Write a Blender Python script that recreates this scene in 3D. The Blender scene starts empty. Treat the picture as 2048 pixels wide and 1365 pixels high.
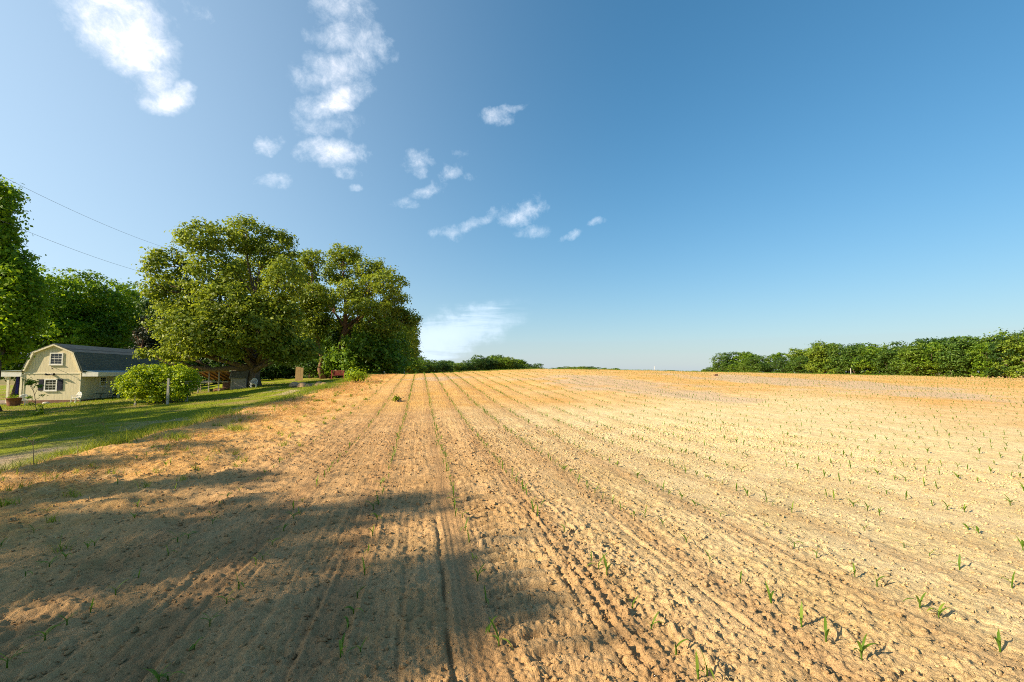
import bpy, math, random
import numpy as np
from mathutils import Vector
R = math.radians
SC = bpy.context.scene
COL = SC.collection

# ------------------------------------------------------------------ camera
F = 910.0                      # focal length in photo pixels (16 mm on 36 mm)
PITCH = math.atan(62.5 / F)
EYE = 1.3
cd = bpy.data.cameras.new('camera'); cam = bpy.data.objects.new('camera', cd); COL.objects.link(cam)
cd.sensor_width = 36; cd.lens = 36 * F / 2048; cd.clip_start = 0.05; cd.clip_end = 20000
cam.location = (0, 0, EYE); cam.rotation_euler = (R(90) + PITCH, 0, 0)
SC.camera = cam

# ------------------------------------------------------------------ light
SUN_AZ = R(205)                # direction towards the sun, from +X anticlockwise
SUN_EL = R(28)
sl = bpy.data.lights.new('sun', 'SUN'); sl.energy = 4.9; sl.angle = R(0.6); sl.color = (1, .84, .60)
so = bpy.data.objects.new('sun', sl); COL.objects.link(so)
sdir = Vector((math.cos(SUN_AZ) * math.cos(SUN_EL), math.sin(SUN_AZ) * math.cos(SUN_EL), math.sin(SUN_EL)))
so.rotation_euler = sdir.to_track_quat('Z', 'Y').to_euler()
so.location = (-20, -20, 30)
SC.view_settings.view_transform = 'Standard'; SC.view_settings.look = 'None'
SC.view_settings.gamma = 1; SC.view_settings.exposure = 1.0
SC.cycles.max_bounces = 6; SC.cycles.diffuse_bounces = 3; SC.cycles.transmission_bounces = 4
SC.cycles.transparent_max_bounces = 8
SC.cycles.use_denoising = False; SC.cycles.filter_width = 1.0; SC.cycles.adaptive_threshold = .008; SC.cycles.sample_clamp_indirect = 4

def ray(px, py):
    return Vector((px - 1024, F * math.cos(PITCH) - (682.5 - py) * math.sin(PITCH),
                   F * math.sin(PITCH) + (682.5 - py) * math.cos(PITCH)))

world = bpy.data.worlds.new('World'); SC.world = world; world.use_nodes = True
def build_world():
    nt = world.node_tree; N = nt.nodes; L = nt.links
    bg = N['Background']
    sky = N.new('ShaderNodeTexSky'); sky.sky_type = 'NISHITA'; sky.sun_disc = False
    sky.sun_elevation = SUN_EL; sky.sun_rotation = math.pi / 2 - SUN_AZ
    sky.air_density = 1.0; sky.dust_density = 0.7; sky.ozone_density = 2.6; sky.altitude = 200
    tc = N.new('ShaderNodeTexCoord')
    def vm(op, a, b=None, out='Vector'):
        n = N.new('ShaderNodeVectorMath'); n.operation = op
        for i, s in enumerate((a, b)):
            if s is None: continue
            if isinstance(s, (tuple, Vector)): n.inputs[i].default_value = tuple(s)
            else: L.new(s, n.inputs[i])
        return n.outputs[out]
    def ma(op, a, b=None, c=None, clamp=False):
        n = N.new('ShaderNodeMath'); n.operation = op; n.use_clamp = clamp
        for i, s in enumerate((a, b, c)):
            if s is None: continue
            if isinstance(s, (int, float)): n.inputs[i].default_value = s
            else: L.new(s, n.inputs[i])
        return n.outputs[0]
    d = vm('NORMALIZE', tc.outputs['Generated'])
    # clouds lie on a layer high above: project the direction on that layer for the noise
    sep = N.new('ShaderNodeSeparateXYZ'); L.new(d, sep.inputs[0])
    zz = ma('ADD', ma('MAXIMUM', sep.outputs['Z'], 0.0), 0.22)
    lay = N.new('ShaderNodeCombineXYZ')
    L.new(ma('DIVIDE', sep.outputs['X'], zz), lay.inputs[0]); L.new(ma('DIVIDE', sep.outputs['Y'], zz), lay.inputs[1])
    L.new(ma('MULTIPLY', sep.outputs['Z'], 2.0), lay.inputs[2])
    def noise(vec, scale, detail=8, rough=.6, dist=0.0, out='Fac'):
        n = N.new('ShaderNodeTexNoise'); n.inputs['Scale'].default_value = scale
        n.inputs['Detail'].default_value = detail; n.inputs['Roughness'].default_value = rough
        n.inputs['Distortion'].default_value = dist
        L.new(vec, n.inputs['Vector']); return n.outputs[out]
    wcol = noise(d, 7.0, 5, .6, 0, 'Color')
    warp = vm('MULTIPLY', vm('SUBTRACT', wcol, (.5, .5, .5)), (.085, .085, .085))
    dw = vm('ADD', d, warp)
    n1 = noise(d, 9.0, 10, .66, .2)
    n2 = noise(d, 30.0, 8, .7, .3)
    # (pixel x, y, half-width, half-height, tilt degrees, strength) of each cloud as measured on the photograph
    blobs = [(225, 20, 85, 75, 0, 1.15), (240, 85, 85, 55, 10, 1.15), (300, 165, 48, 42, 20, .75), (335, 200, 50, 22, 0, 1.0),
             (400, 15, 70, 30, 20, .35), (672, 15, 70, 50, 20, .8), (705, 78, 80, 34, 15, .85), (685, 135, 74, 38, -15, .75),
             (665, 198, 72, 28, -18, .8), (655, 250, 60, 24, 5, .5), (665, 306, 66, 25, 0, .85), (550, 352, 42, 22, 5, .85),
             (528, 284, 30, 13, -15, .7), (700, 342, 36, 14, 5, .6), (715, 377, 18, 9, 0, .6), (992, 232, 34, 15, -8, .55), (1025, 214, 30, 8, -15, .45),
             (832, 318, 30, 20, 0, .55), (898, 330, 24, 15, -20, .6), (845, 372, 40, 14, -30, .6), (800, 408, 38, 14, -5, .55),
             (918, 303, 20, 10, 0, .4), (940, 348, 20, 12, 20, .4), (935, 452, 66, 14, -17, .85), (1035, 428, 56, 15, -22, .7),
             (1145, 470, 26, 10, -25, .6), (1205, 445, 22, 9, -10, .4), (1050, 455, 40, 14, 0, .5)]
    tot = None
    for (px, py, rx, ry, tilt, st) in blobs:
        c = ray(px, py).normalized()
        e1 = ray(px + 10 * math.cos(R(tilt)), py + 10 * math.sin(R(tilt))).normalized() - c
        k1 = e1.length / 10; e1 = e1.normalized()
        e2 = c.cross(e1).normalized()
        k2 = (ray(px - 10 * math.sin(R(tilt)), py + 10 * math.cos(R(tilt))).normalized() - c).length / 10
        df = vm('SUBTRACT', dw, c)
        a = vm('DOT_PRODUCT', df, e1 / (k1 * rx * 1.5), 'Value'); b = vm('DOT_PRODUCT', df, e2 / (k2 * ry * 1.5), 'Value')
        r2 = ma('ADD', ma('MULTIPLY', a, a), ma('MULTIPLY', b, b))
        v = ma('MULTIPLY', ma('SUBTRACT', 1.0, r2, None, True), st)
        tot = v if tot is None else ma('MAXIMUM', tot, v)
    comb = ma('ADD', ma('MULTIPLY', n1, .65), ma('MULTIPLY', n2, .35))
    dens = ma('MULTIPLY', ma('SUBTRACT', ma('ADD', ma('MULTIPLY', tot, .62), ma('MULTIPLY', comb, 2.0)), 1.17), 1.5, None, True)
    edge = ma('MULTIPLY', tot, 4.0, None, True)
    dens = ma('MULTIPLY', dens, edge)
    dens = ma('POWER', dens, 1.25)
    # low streaky cirrus bank near the horizon
    c = ray(870, 684).normalized()
    st = N.new('ShaderNodeVectorMath'); st.operation = 'MULTIPLY'; st.inputs[1].default_value = (3.0, 3.0, 30); L.new(d, st.inputs[0])
    ns = noise(st.outputs[0], 2.2, 7, .6, .6)
    df = vm('SUBTRACT', vm('ADD', dw, vm('MULTIPLY', vm('SUBTRACT', noise(d, 16.0, 6, .65, 0, 'Color'), (.5, .5, .5)), (.10, .10, .05))), c)
    e1 = (ray(890, 677).normalized() - c).normalized(); e2 = c.cross(e1).normalized()
    a = vm('DOT_PRODUCT', df, e1 / .25, 'Value'); b = vm('DOT_PRODUCT', df, e2 / .062, 'Value')
    r2 = ma('SUBTRACT', 1.0, ma('ADD', ma('MULTIPLY', a, a), ma('MULTIPLY', b, b)), None, True)
    cir = ma('MULTIPLY', ma('MULTIPLY', r2, ma('MULTIPLY', ma('SUBTRACT', ma('ADD', ns, ma('MULTIPLY', r2, .4)), .52), 3.4, None, True)), .8, None, True)
    cir = ma('MULTIPLY', cir, ma('MULTIPLY', r2, 1.6, None, True))
    alpha = ma('MAXIMUM', ma('MULTIPLY', dens, .95), cir)
    veil = ma('MULTIPLY', ma('POWER', ma('MULTIPLY', ma('ADD', vm('DOT_PRODUCT', d, Vector((math.cos(R(176)), math.sin(R(176)), .02)).normalized(), 'Value'), .25), .95, None, True), 2.0), .50)
    alpha = ma('ADD', alpha, ma('MULTIPLY', veil, ma('SUBTRACT', 1.0, alpha)), None, True)
    cl = N.new('ShaderNodeMix'); cl.data_type = 'RGBA'
    L.new(alpha, cl.inputs['Factor'])
    hz = N.new('ShaderNodeMix'); hz.data_type = 'RGBA'
    L.new(ma('MULTIPLY', ma('POWER', 2.718, ma('MULTIPLY', ma('MAXIMUM', sep.outputs['Z'], 0.0), -9.0)), .62), hz.inputs['Factor'])
    hz.inputs['B'].default_value = (2.3, 3.0, 3.75, 1)
    hs = N.new('ShaderNodeHueSaturation'); hs.inputs['Saturation'].default_value = 1.22; hs.inputs['Hue'].default_value = .485; hs.inputs['Value'].default_value = 1.0
    lum = vm('DOT_PRODUCT', sky.outputs[0], (.25, .45, .3), 'Value')
    comp = N.new('ShaderNodeVectorMath'); comp.operation = 'SCALE'; L.new(sky.outputs[0], comp.inputs[0])
    L.new(ma('DIVIDE', 1.0, ma('ADD', 1.0, ma('MULTIPLY', lum, .155))), comp.inputs['Scale'])
    L.new(comp.outputs[0], hs.inputs['Color'])
    L.new(hs.outputs[0], hz.inputs['A']); L.new(hz.outputs['Result'], cl.inputs['A'])
    cc = N.new('ShaderNodeMix'); cc.data_type = 'RGBA'
    L.new(ma('MULTIPLY', ma('MULTIPLY', dens, 1.3), ma('ADD', .35, n2), None, True), cc.inputs['Factor'])
    cc.inputs['A'].default_value = (3.9, 4.7, 5.5, 1); cc.inputs['B'].default_value = (6.3, 6.1, 6.2, 1)
    L.new(cc.outputs['Result'], cl.inputs['B'])
    L.new(cl.outputs['Result'], bg.inputs['Color'])
    bg.inputs['Strength'].default_value = 0.115
build_world()

# ------------------------------------------------------------------ numpy noise
def hsh(ix, iy, s):
    h = (ix.astype(np.int64) * 374761393 + iy.astype(np.int64) * 668265263 + s * 974634777) & 0x7fffffff
    h = ((h ^ (h >> 13)) * 1274126177) & 0x7fffffff
    h = h ^ (h >> 16)
    return (h & 0xffff).astype(np.float32) / 65535.0
def vn(x, y, s=0):
    ix = np.floor(x); iy = np.floor(y); fx = x - ix; fy = y - iy
    fx = fx * fx * (3 - 2 * fx); fy = fy * fy * (3 - 2 * fy)
    a = hsh(ix, iy, s); b = hsh(ix + 1, iy, s); c = hsh(ix, iy + 1, s); d = hsh(ix + 1, iy + 1, s)
    return (a + (b - a) * fx) * (1 - fy) + (c + (d - c) * fx) * fy - .5
def fbm(x, y, s=0, o=4):
    t = 0; a = 1.0
    for i in range(o):
        t = t + a * vn(x * 2 ** i + 17.3 * i, y * 2 ** i - 9.1 * i, s + i); a *= .5
    return t
def worley(x, y, s=0):
    ix = np.floor(x); iy = np.floor(y); best = np.full(x.shape, 9.0, np.float32); hv = np.zeros(x.shape, np.float32)
    for dx in (-1, 0, 1):
        for dy in (-1, 0, 1):
            cx = ix + dx; cy = iy + dy
            d = (cx + hsh(cx, cy, s) - x) ** 2 + (cy + hsh(cx, cy, s + 7) - y) ** 2
            m = d < best
            hv = np.where(m, hsh(cx, cy, s + 13), hv); best = np.where(m, d, best)
    return np.sqrt(best), hv
def ss(a, b, x):
    t = np.clip((x - a) / (b - a), 0, 1); return t * t * (3 - 2 * t)

# ------------------------------------------------------------------ terrain
ROWA = math.atan(184 / F)           # rows run this far left of the view direction
CA, SA = math.cos(ROWA), math.sin(ROWA)
def uv(X, Y): return X * CA + Y * SA, -X * SA + Y * CA
def xy(u, v): return u * CA - v * SA, u * SA + v * CA
def field_h(X, Y):
    a = 0
    for o in (-4, -2, 0, 2, 4):
        a = a + .2 * np.interp(X + o, [-30, -15, -7.4, -3, -1, 3.6, 7.5, 11, 16, 20, 28, 37, 49, 80, 120], [.6, .98, 1.2, 1.46, 1.56, 1.65, 1.61, 1.53, 1.41, 1.30, 1.20, 1.06, .86, .45, .1])
    s = ss(7, 46, Y)
    dn = np.maximum(Y - 66, 0); fall = .0135 * dn * (1 - np.exp(-dn / 15.0))
    fall = 2.6 * (1 - np.exp(-fall / 2.6))
    g = a * s - .0055 * np.maximum(X - 15, 0) * ss(10, 60, X)
    g = np.where(Y > 66, g - fall * np.exp(-(np.maximum(X, 0) / 140.0) ** 2), g)
    g = np.where(X > 160, np.maximum(g, -.9), g)
    return g
def lawn_h(X, Y):
    t = Y + 1.2 * X
    return np.interp(t, [-60, -30, -8, 3, 10, 15, 28, 45, 90], [-2.0, -1.75, -1.42, -.97, -.6, -.1, .5, .8, .4])
EDGE = -5.6
def edge_u(v): return EDGE + 1.1 * ss(12, 27, v) + .35 * vn(v * .35, v * 0 + 3.0, 5) + .25 * vn(v * 1.3, v * 0 + 8, 6)
def macro(X, Y):
    X = np.asarray(X, float); Y = np.asarray(Y, float)
    u, v = uv(X, Y)
    b = ss(-5.2, -8.0, u - .8 * ss(14, 27, v))
    return field_h(X, Y) * (1 - b) + lawn_h(X, Y) * b
def gz(x, y): return float(macro(np.array([x]), np.array([y]))[0])
def ground_at(px, py, off=0.0):
    d = ray(px, py); d = d / d.y
    t = np.concatenate([np.arange(.6, 30, .02), np.arange(30, 400, .25)])
    z = EYE + d.z * t
    g = macro(d.x * t, t) + off
    i = np.argmax(z <= g)
    if not (z <= g).any(): i = len(t) - 1
    return Vector((d.x * t[i], t[i], g[i]))
def at(px, py, Y):
    d = ray(px, py); d = d * (Y / d.y)
    return Vector((d.x, Y, EYE + d.z))

def micro(u, v, cell):
    def f(wl): return np.clip((wl / cell - 1.3) / 1.4, 0, 1)       # fade what the mesh cannot carry
    wu = u + .03 * vn(v * .8, v * 0, 40) + .012 * vn(v * 3, v * 0 + 5, 41) + .006 * vn(v * 6, u * 2, 44)
    left = ss(-1.1, -2.2, u); right = ss(.9, 2.5, u)
    smooth_ = np.exp(-((wu - .27) / .11) ** 2) + .8 * np.exp(-((wu - 1.62) / .10) ** 4) + .8 * np.exp(-((wu - 3.15) / .2) ** 4) \
        + .6 * np.exp(-((wu + .85) / .12) ** 4) + .6 * np.exp(-((wu - .68) / .2) ** 4)
    rough = np.clip(1 - .75 * smooth_, .2, 1) * (1 - .3 * ss(.8, 3.0, u))
    h = .05 * vn(u * 1.7, v * 1.7, 1) * f(.6) * (.4 + left)
    h = h + .024 * vn(u * 5, v * 4.2, 2) * f(.25) * (.5 + 1.1 * left) * rough
    h = h + .020 * vn(u * 12, v * 10, 3) * f(.09) * rough * (1 + .7 * left)
    h = h + .014 * vn(u * 27, v * 25, 4) * f(.04) * rough * (1 + .5 * left)
    h = h + .007 * vn(u * 60, v * 60, 9) * f(.018)
    h = h + left * .018 * (np.abs(vn(u * 7 + v * 3, v * 16 - u * 5, 14)) * 2 - .5) * f(.1)
    # crumbs and clods
    mid = np.clip(np.exp(-((u - 1.15) / .9) ** 2) + .5 * right + .3, 0, 1) * rough
    d, k = worley(u * 14, v * 14, 21)
    h = h + np.clip(.55 - d, 0, 1) * .05 * (k > .45) * (k) * mid * f(.07)
    d, k = worley(u * 30, v * 30, 23)
    h = h + np.clip(.6 - d, 0, 1) * .034 * (k > .25) * k * mid * f(.035)
    # long ribs left by the planter, on and between the rows
    rib = vn(wu * 16, v * 1.1, 5) + .6 * vn(wu * 34, v * 2.4, 6)
    h = h + .014 * rib * (.35 + 1.3 * np.clip(vn(v * 7, u * 9, 61) + .45, 0, 1)) * f(.06) * ss(-3.2, -1.0, u) * ss(5, 1.4, u) * (1 - .5 * smooth_)
    # lesser grooves and ridges scratched along the rows
    sel = np.where((cell < .06) & (wu > -3.3) & (wu < 4.8))[0]; ws = wu[sel]; vs = v[sel]; hs_ = np.zeros(len(sel)); fs_ = f(.05)[sel]
    g = random.Random(12); p = -3.1
    while p < 4.6:
        am = g.uniform(.004, .013) * (1 if p < 1.35 else .5); sg = g.uniform(.014, .024)
        if abs(p - .13) < .07: am *= .2
        q = np.where(np.abs(ws - p) < .12)[0]; dd = ws[q] - p; vq = vs[q]
        br = np.clip(.55 + 1.6 * vn(vq * 2.2, vq * 0 + p * 31, 63) + .9 * vn(vq * 9, vq * 0 + p * 17, 64), 0, 1.5)
        hs_[q] += am * br * (np.exp(-((dd - .03) / sg) ** 2) - np.exp(-(dd / sg) ** 2))
        p += g.uniform(.08, .17)
    h = np.array(h); h[sel] += hs_ * fs_
    # closing-wheel groove beside every row
    k = np.round((wu - .155) / .76); du = wu - (.155 + .76 * k)
    if True:
        amp = np.where(np.abs(k) < .5, 1.25, np.where(k == 1, .7, .4)) * ss(-4.5, -3, u)
        broke = .25 + 1.3 * np.clip(vn(v * 9, k, 31) + .35, 0, 1)
        h = h - .021 * amp * broke * np.exp(-(du / .012) ** 2) * f(.03)
        h = h + .004 * amp * np.exp(-((np.abs(du) - .05) / .022) ** 2) * f(.05)
    # tread of the tractor tyre beside the row of maize
    def lugs(c, w, per, amp, skew, vmin, vmax):
        m = np.exp(-((wu - c) / w) ** 6) * ss(vmin - .3, vmin, v) * ss(vmax, vmax - 3, v)
        ph = (v + skew * np.abs(wu - c) + .02 * vn(v * 3, u * 3, 50)) / per * 2 * math.pi
        return amp * m * np.clip(np.sin(ph) * 2.4, -1, 1) * (.65 + .7 * vn(v * 4, u * 4, 55) + .2)
    h = h + lugs(.66, .20, .155, .023, .22, 0, 18) * f(.12)
    h = h + lugs(-.62, .22, .24, .010, .35, 0, 9) * f(.12)
    h = h + lugs(3.15, .2, .17, .008, .2, 0, 14) * f(.12)
    h = h + .0018 * np.sin(wu * 2 * math.pi / .045) * np.exp(-((wu - .27) / .09) ** 4) * f(.045)
    # far: broad unevenness
    h = h + .05 * vn(u * 1.1, v * .3, 11) * ss(8, 25, v) + .04 * vn(u * .4, v * .25, 12) * ss(8, 25, v)
    return h

# ------------------------------------------------------------------ mesh helpers
def tagset(o, label=None, cat=None, group=None, kind=None):
    if label: o['label'] = label
    if cat: o['category'] = cat
    if group: o['group'] = group
    if kind: o['kind'] = kind
    return o
def link(name, me, parent=None):
    o = bpy.data.objects.new(name, me); COL.objects.link(o)
    if parent is not None: o.parent = parent
    return o
def empty(name, loc, rz=0, **k):
    o = bpy.data.objects.new(name, None); COL.objects.link(o); o.location = loc; o.rotation_euler = (0, 0, rz)
    o.empty_display_size = .2
    return tagset(o, **k)
def np_mesh(name, V, Fc, mats, smooth=False, attrs=None, mi=None):
    """V (n,3), Fc (m,k) with k = 3 or 4"""
    V = np.ascontiguousarray(V, np.float32); Fc = np.ascontiguousarray(Fc, np.int32)
    me = bpy.data.meshes.new(name); m, k = Fc.shape
    me.vertices.add(len(V)); me.vertices.foreach_set('co', V.ravel())
    me.loops.add(m * k); me.loops.foreach_set('vertex_index', Fc.ravel())
    me.polygons.add(m); me.polygons.foreach_set('loop_start', np.arange(0, m * k, k, dtype=np.int32))
    if smooth: me.polygons.foreach_set('use_smooth', np.ones(m, bool))
    for x in mats: me.materials.append(x)
    if mi is not None: me.polygons.foreach_set('material_index', np.asarray(mi, np.int32))
    for n, a in (attrs or {}).items():
        at_ = me.attributes.new(n, 'FLOAT', 'POINT'); at_.data.foreach_set('value', np.ascontiguousarray(a, np.float32))
    me.update(calc_edges=True)
    return me
class MB:
    def __init__(s): s.v = []; s.f = []; s.m = []
    def add(s, vs, fs, mi=0):
        n = len(s.v); s.v += [tuple(x) for x in vs]; s.f += [tuple(i + n for i in f) for f in fs]; s.m += [mi] * len(fs); return s
    def box(s, x0, x1, y0, y1, z0, z1, mi=0, rz=0, c=None, tilt=0):
        vs = [Vector((x, y, z)) for z in (z0, z1) for y in (y0, y1) for x in (x0, x1)]
        if rz or tilt:
            cc = Vector(c) if c else Vector(((x0 + x1) / 2, (y0 + y1) / 2, z0))
            from mathutils import Matrix
            M = Matrix.Rotation(rz, 3, 'Z') @ Matrix.Rotation(tilt, 3, 'X')
            vs = [M @ (p - cc) + cc for p in vs]
        return s.add(vs, [(0, 2, 3, 1), (4, 5, 7, 6), (0, 1, 5, 4), (2, 6, 7, 3), (0, 4, 6, 2), (1, 3, 7, 5)], mi)
    def tube(s, pts, rad, n=6, mi=0, cap=True):
        pts = [Vector(p) for p in pts]
        if not hasattr(rad, '__len__'): rad = [rad] * len(pts)
        rings = []; ref = Vector((0, 0, 1))
        t0 = (pts[-1] - pts[0]).normalized()
        if abs(t0.z) > .9: ref = Vector((1, 0, 0))
        b = len(s.v); 
        for i, p in enumerate(pts):
            t = (pts[min(i + 1, len(pts) - 1)] - pts[max(i - 1, 0)]).normalized()
            a = t.cross(ref).normalized(); c = t.cross(a)
            for k in range(n):
                an = 2 * math.pi * k / n
                s.v.append(tuple(p + (a * math.cos(an) + c * math.sin(an)) * rad[i]))
        for i in range(len(pts) - 1):
            for k in range(n):
                k2 = (k + 1) % n
                s.f.append((b + i * n + k, b + i * n + k2, b + (i + 1) * n + k2, b + (i + 1) * n + k)); s.m.append(mi)
        if cap:
            s.f.append(tuple(b + k for k in range(n))[::-1]); s.m.append(mi)
            e = b + (len(pts) - 1) * n
            s.f.append(tuple(e + k for k in range(n))); s.m.append(mi)
        return s
    def lathe(s, prof, c=(0, 0, 0), n=20, mi=0):
        b = len(s.v); c = Vector(c)
        for r, z in prof:
            for k in range(n):
                a = 2 * math.pi * k / n; s.v.append((c.x + r * math.cos(a), c.y + r * math.sin(a), c.z + z))
        for i in range(len(prof) - 1):
            for k in range(n):
                k2 = (k + 1) % n
                s.f.append((b + i * n + k, b + i * n + k2, b + (i + 1) * n + k2, b + (i + 1) * n + k)); s.m.append(mi)
        return s
    def prism(s, poly, y0, y1, mi=0):       # poly in x,z
        n = len(poly)
        vs = [(x, y0, z) for x, z in poly] + [(x, y1, z) for x, z in poly]
        fs = [tuple(range(n)), tuple(range(2 * n - 1, n - 1, -1))] + [(i, i + n, (i + 1) % n + n, (i + 1) % n) for i in range(n)]
        return s.add(vs, fs, mi)
    def mesh(s, name, mats, smooth=False, bevel=0):
        me = bpy.data.meshes.new(name); me.from_pydata(s.v, [], s.f)
        mats = mats if isinstance(mats, (list, tuple)) else [mats]
        for x in mats: me.materials.append(x)
        me.polygons.foreach_set('material_index', s.m)
        import bmesh
        bm = bmesh.new(); bm.from_mesh(me); bmesh.ops.recalc_face_normals(bm, faces=bm.faces)
        if bevel:
            es = [e for e in bm.edges if len(e.link_faces) == 2 and e.calc_face_angle(0) > .6]
            bmesh.ops.bevel(bm, geom=es, offset=bevel, segments=1, affect='EDGES', clamp_overlap=True)
        bm.to_mesh(me); bm.free()
        if smooth: me.polygons.foreach_set('use_smooth', [True] * len(me.polygons))
        return me
    def build(s, name, mats, parent=None, smooth=False, bevel=0):
        return link(name, s.mesh(name, mats, smooth, bevel), parent)

# ------------------------------------------------------------------ materials
class NT:
    def __init__(s, name):
        s.m = bpy.data.materials.new(name); s.m.use_nodes = True
        s.t = s.m.node_tree; s.t.nodes.clear()
        s.out = s.t.nodes.new('ShaderNodeOutputMaterial')
    def n(s, typ, **k):
        nd = s.t.nodes.new(typ)
        for a, b in k.items(): setattr(nd, a, b)
        return nd
    def setin(s, nd, key, v):
        if isinstance(v, bpy.types.NodeSocket): s.t.links.new(v, nd.inputs[key])
        else: nd.inputs[key].default_value = v
    def math(s, op, a, b=0, clamp=False):
        nd = s.n('ShaderNodeMath', operation=op, use_clamp=clamp); s.setin(nd, 0, a); s.setin(nd, 1, b); return nd.outputs[0]
    def mix(s, f, a, b, mode='MIX'):
        nd = s.n('ShaderNodeMix', data_type='RGBA', blend_type=mode)
        s.setin(nd, 'Factor', f)
        for k, v in (('A', a), ('B', b)):
            s.setin(nd, k, v if isinstance(v, bpy.types.NodeSocket) else (*v, 1))
        return nd.outputs['Result']
    def noise(s, scale, detail=4, rough=.6, vec=None, dist=0, sc3=None):
        nd = s.n('ShaderNodeTexNoise'); nd.inputs['Scale'].default_value = scale; nd.inputs['Detail'].default_value = detail
        nd.inputs['Roughness'].default_value = rough; nd.inputs['Distortion'].default_value = dist
        if vec is None: vec = s.n('ShaderNodeTexCoord').outputs['Object']
        if sc3:
            mp = s.n('ShaderNodeVectorMath', operation='MULTIPLY'); mp.inputs[1].default_value = sc3
            s.t.links.new(vec, mp.inputs[0]); vec = mp.outputs[0]
        s.t.links.new(vec, nd.inputs['Vector']); return nd.outputs['Fac']
    def ramp(s, f, a, b):
        nd = s.n('ShaderNodeMapRange', interpolation_type='SMOOTHSTEP'); s.setin(nd, 'Value', f)
        nd.inputs['From Min'].default_value = a; nd.inputs['From Max'].default_value = b
        return nd.outputs['Result']
    def attr(s, name): return s.n('ShaderNodeAttribute', attribute_name=name).outputs['Fac']
    def bump(s, h, strength, dist, nrm=None):
        nd = s.n('ShaderNodeBump'); s.setin(nd, 'Height', h); nd.inputs['Strength'].default_value = strength
        nd.inputs['Distance'].default_value = dist
        if nrm: s.t.links.new(nrm, nd.inputs['Normal'])
        return nd.outputs['Normal']
    def pbsdf(s, col, rough=.9, spec=.2, nrm=None, metal=0):
        nd = s.n('ShaderNodeBsdfPrincipled')
        s.setin(nd, 'Base Color', col if isinstance(col, bpy.types.NodeSocket) else (*col, 1))
        s.setin(nd, 'Roughness', rough); nd.inputs['Specular IOR Level'].default_value = spec; nd.inputs['Metallic'].default_value = metal
        if nrm: s.t.links.new(nrm, nd.inputs['Normal'])
        s.t.links.new(nd.outputs[0], s.out.inputs[0]); return nd

def mat_plain(name, col, rough=.7, spec=.3, var=.25, scale=6, metal=0, bump=0):
    m = NT(name); nz = m.noise(scale, 5)
    c = m.mix(m.ramp(nz, .3, .7), tuple(x * (1 - var) for x in col), tuple(min(1, x * (1 + var)) for x in col))
    m.pbsdf(c, rough, spec, m.bump(m.noise(scale * 6, 4), .4, bump) if bump else None, metal); return m.m

def mat_soil():
    m = NT('tilled_soil')
    pale = m.attr('pale'); orange = m.attr('orange'); straw = m.attr('straw'); gray = m.attr('gray'); dark = m.attr('dark')
    n1 = m.noise(1.3, 6, .65); n2 = m.noise(14, 6, .7); n3 = m.noise(55, 3, .6); n4 = m.noise(9, 7, .78)
    pos = m.n('ShaderNodeNewGeometry').outputs['Position']
    def dot(v):
        nd = m.n('ShaderNodeVectorMath', operation='DOT_PRODUCT'); m.t.links.new(pos, nd.inputs[0]); nd.inputs[1].default_value = v; return nd.outputs['Value']
    uu = dot((CA, SA, 0)); vv = dot((-SA, CA, 0))
    cb = m.n('ShaderNodeCombineXYZ'); m.t.links.new(m.math('MULTIPLY', uu, 9.0), cb.inputs[0]); m.t.links.new(m.math('MULTIPLY', vv, .55), cb.inputs[1])
    rib = m.noise(1.6, 6, .78, cb.outputs[0], .35)
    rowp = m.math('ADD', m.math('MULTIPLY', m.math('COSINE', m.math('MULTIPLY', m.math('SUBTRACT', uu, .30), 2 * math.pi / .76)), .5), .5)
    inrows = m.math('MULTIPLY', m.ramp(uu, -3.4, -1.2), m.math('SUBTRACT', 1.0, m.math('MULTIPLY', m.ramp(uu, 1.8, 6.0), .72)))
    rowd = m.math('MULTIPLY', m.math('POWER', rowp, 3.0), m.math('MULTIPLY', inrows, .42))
    base = m.mix(m.ramp(n1, .3, .7), (.56, .33, .14), (.67, .415, .195))
    base = m.mix(pale, base, m.mix(m.ramp(n1, .35, .65), (.74, .56, .285), (.82, .645, .365)))
    org = m.mix(m.ramp(n1, .3, .7), (.66, .345, .085), (.75, .455, .15))
    base = m.mix(orange, base, org)
    base = m.mix(gray, base, m.mix(m.ramp(n2, .35, .65), (.50, .37, .25), (.60, .47, .34)))
    sp = m.noise(26, 5, .7, sc3=(1, 1, 1))
    st = m.mix(m.ramp(m.noise(38, 3, .5, sc3=(.35, 1.6, 1)), .38, .66), (.50, .25, .08), (.78, .44, .13))
    base = m.mix(m.math('MULTIPLY', straw, m.ramp(m.noise(2.2, 5, .7), .35, .6)), base, st)
    base = m.mix(m.math('MULTIPLY', m.ramp(n2, .52, .72), .28), base, (.25, .13, .07))
    base = m.mix(m.math('MULTIPLY', m.ramp(n3, .58, .75), .30), base, (.74, .58, .38))
    base = m.mix(m.math('MULTIPLY', m.ramp(n4, .54, .66), .38), base, (.30, .16, .07))
    base = m.mix(m.math('MULTIPLY', m.math('MULTIPLY', m.ramp(rib, .50, .66), inrows), m.math('ADD', .22, m.math('MULTIPLY', m.ramp(vv, 4.0, 10.0), .38))), base, (.36, .19, .085))  # colour darkened along the ribs in place of ridge shade, stronger farther out
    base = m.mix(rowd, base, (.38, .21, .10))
    base = m.mix(m.math('MULTIPLY', dark, .8), base, (.14, .075, .045))
    h = m.math('ADD', m.math('MULTIPLY', m.noise(45, 5, .7), 1.0), m.math('MULTIPLY', m.noise(140, 3, .6), .5))
    m.pbsdf(base, .97, .05, m.bump(h, 1.0, .014, m.bump(n4, .8, .035, m.bump(m.math('MULTIPLY', rib, inrows), .9, .07)))); return m.m
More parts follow.
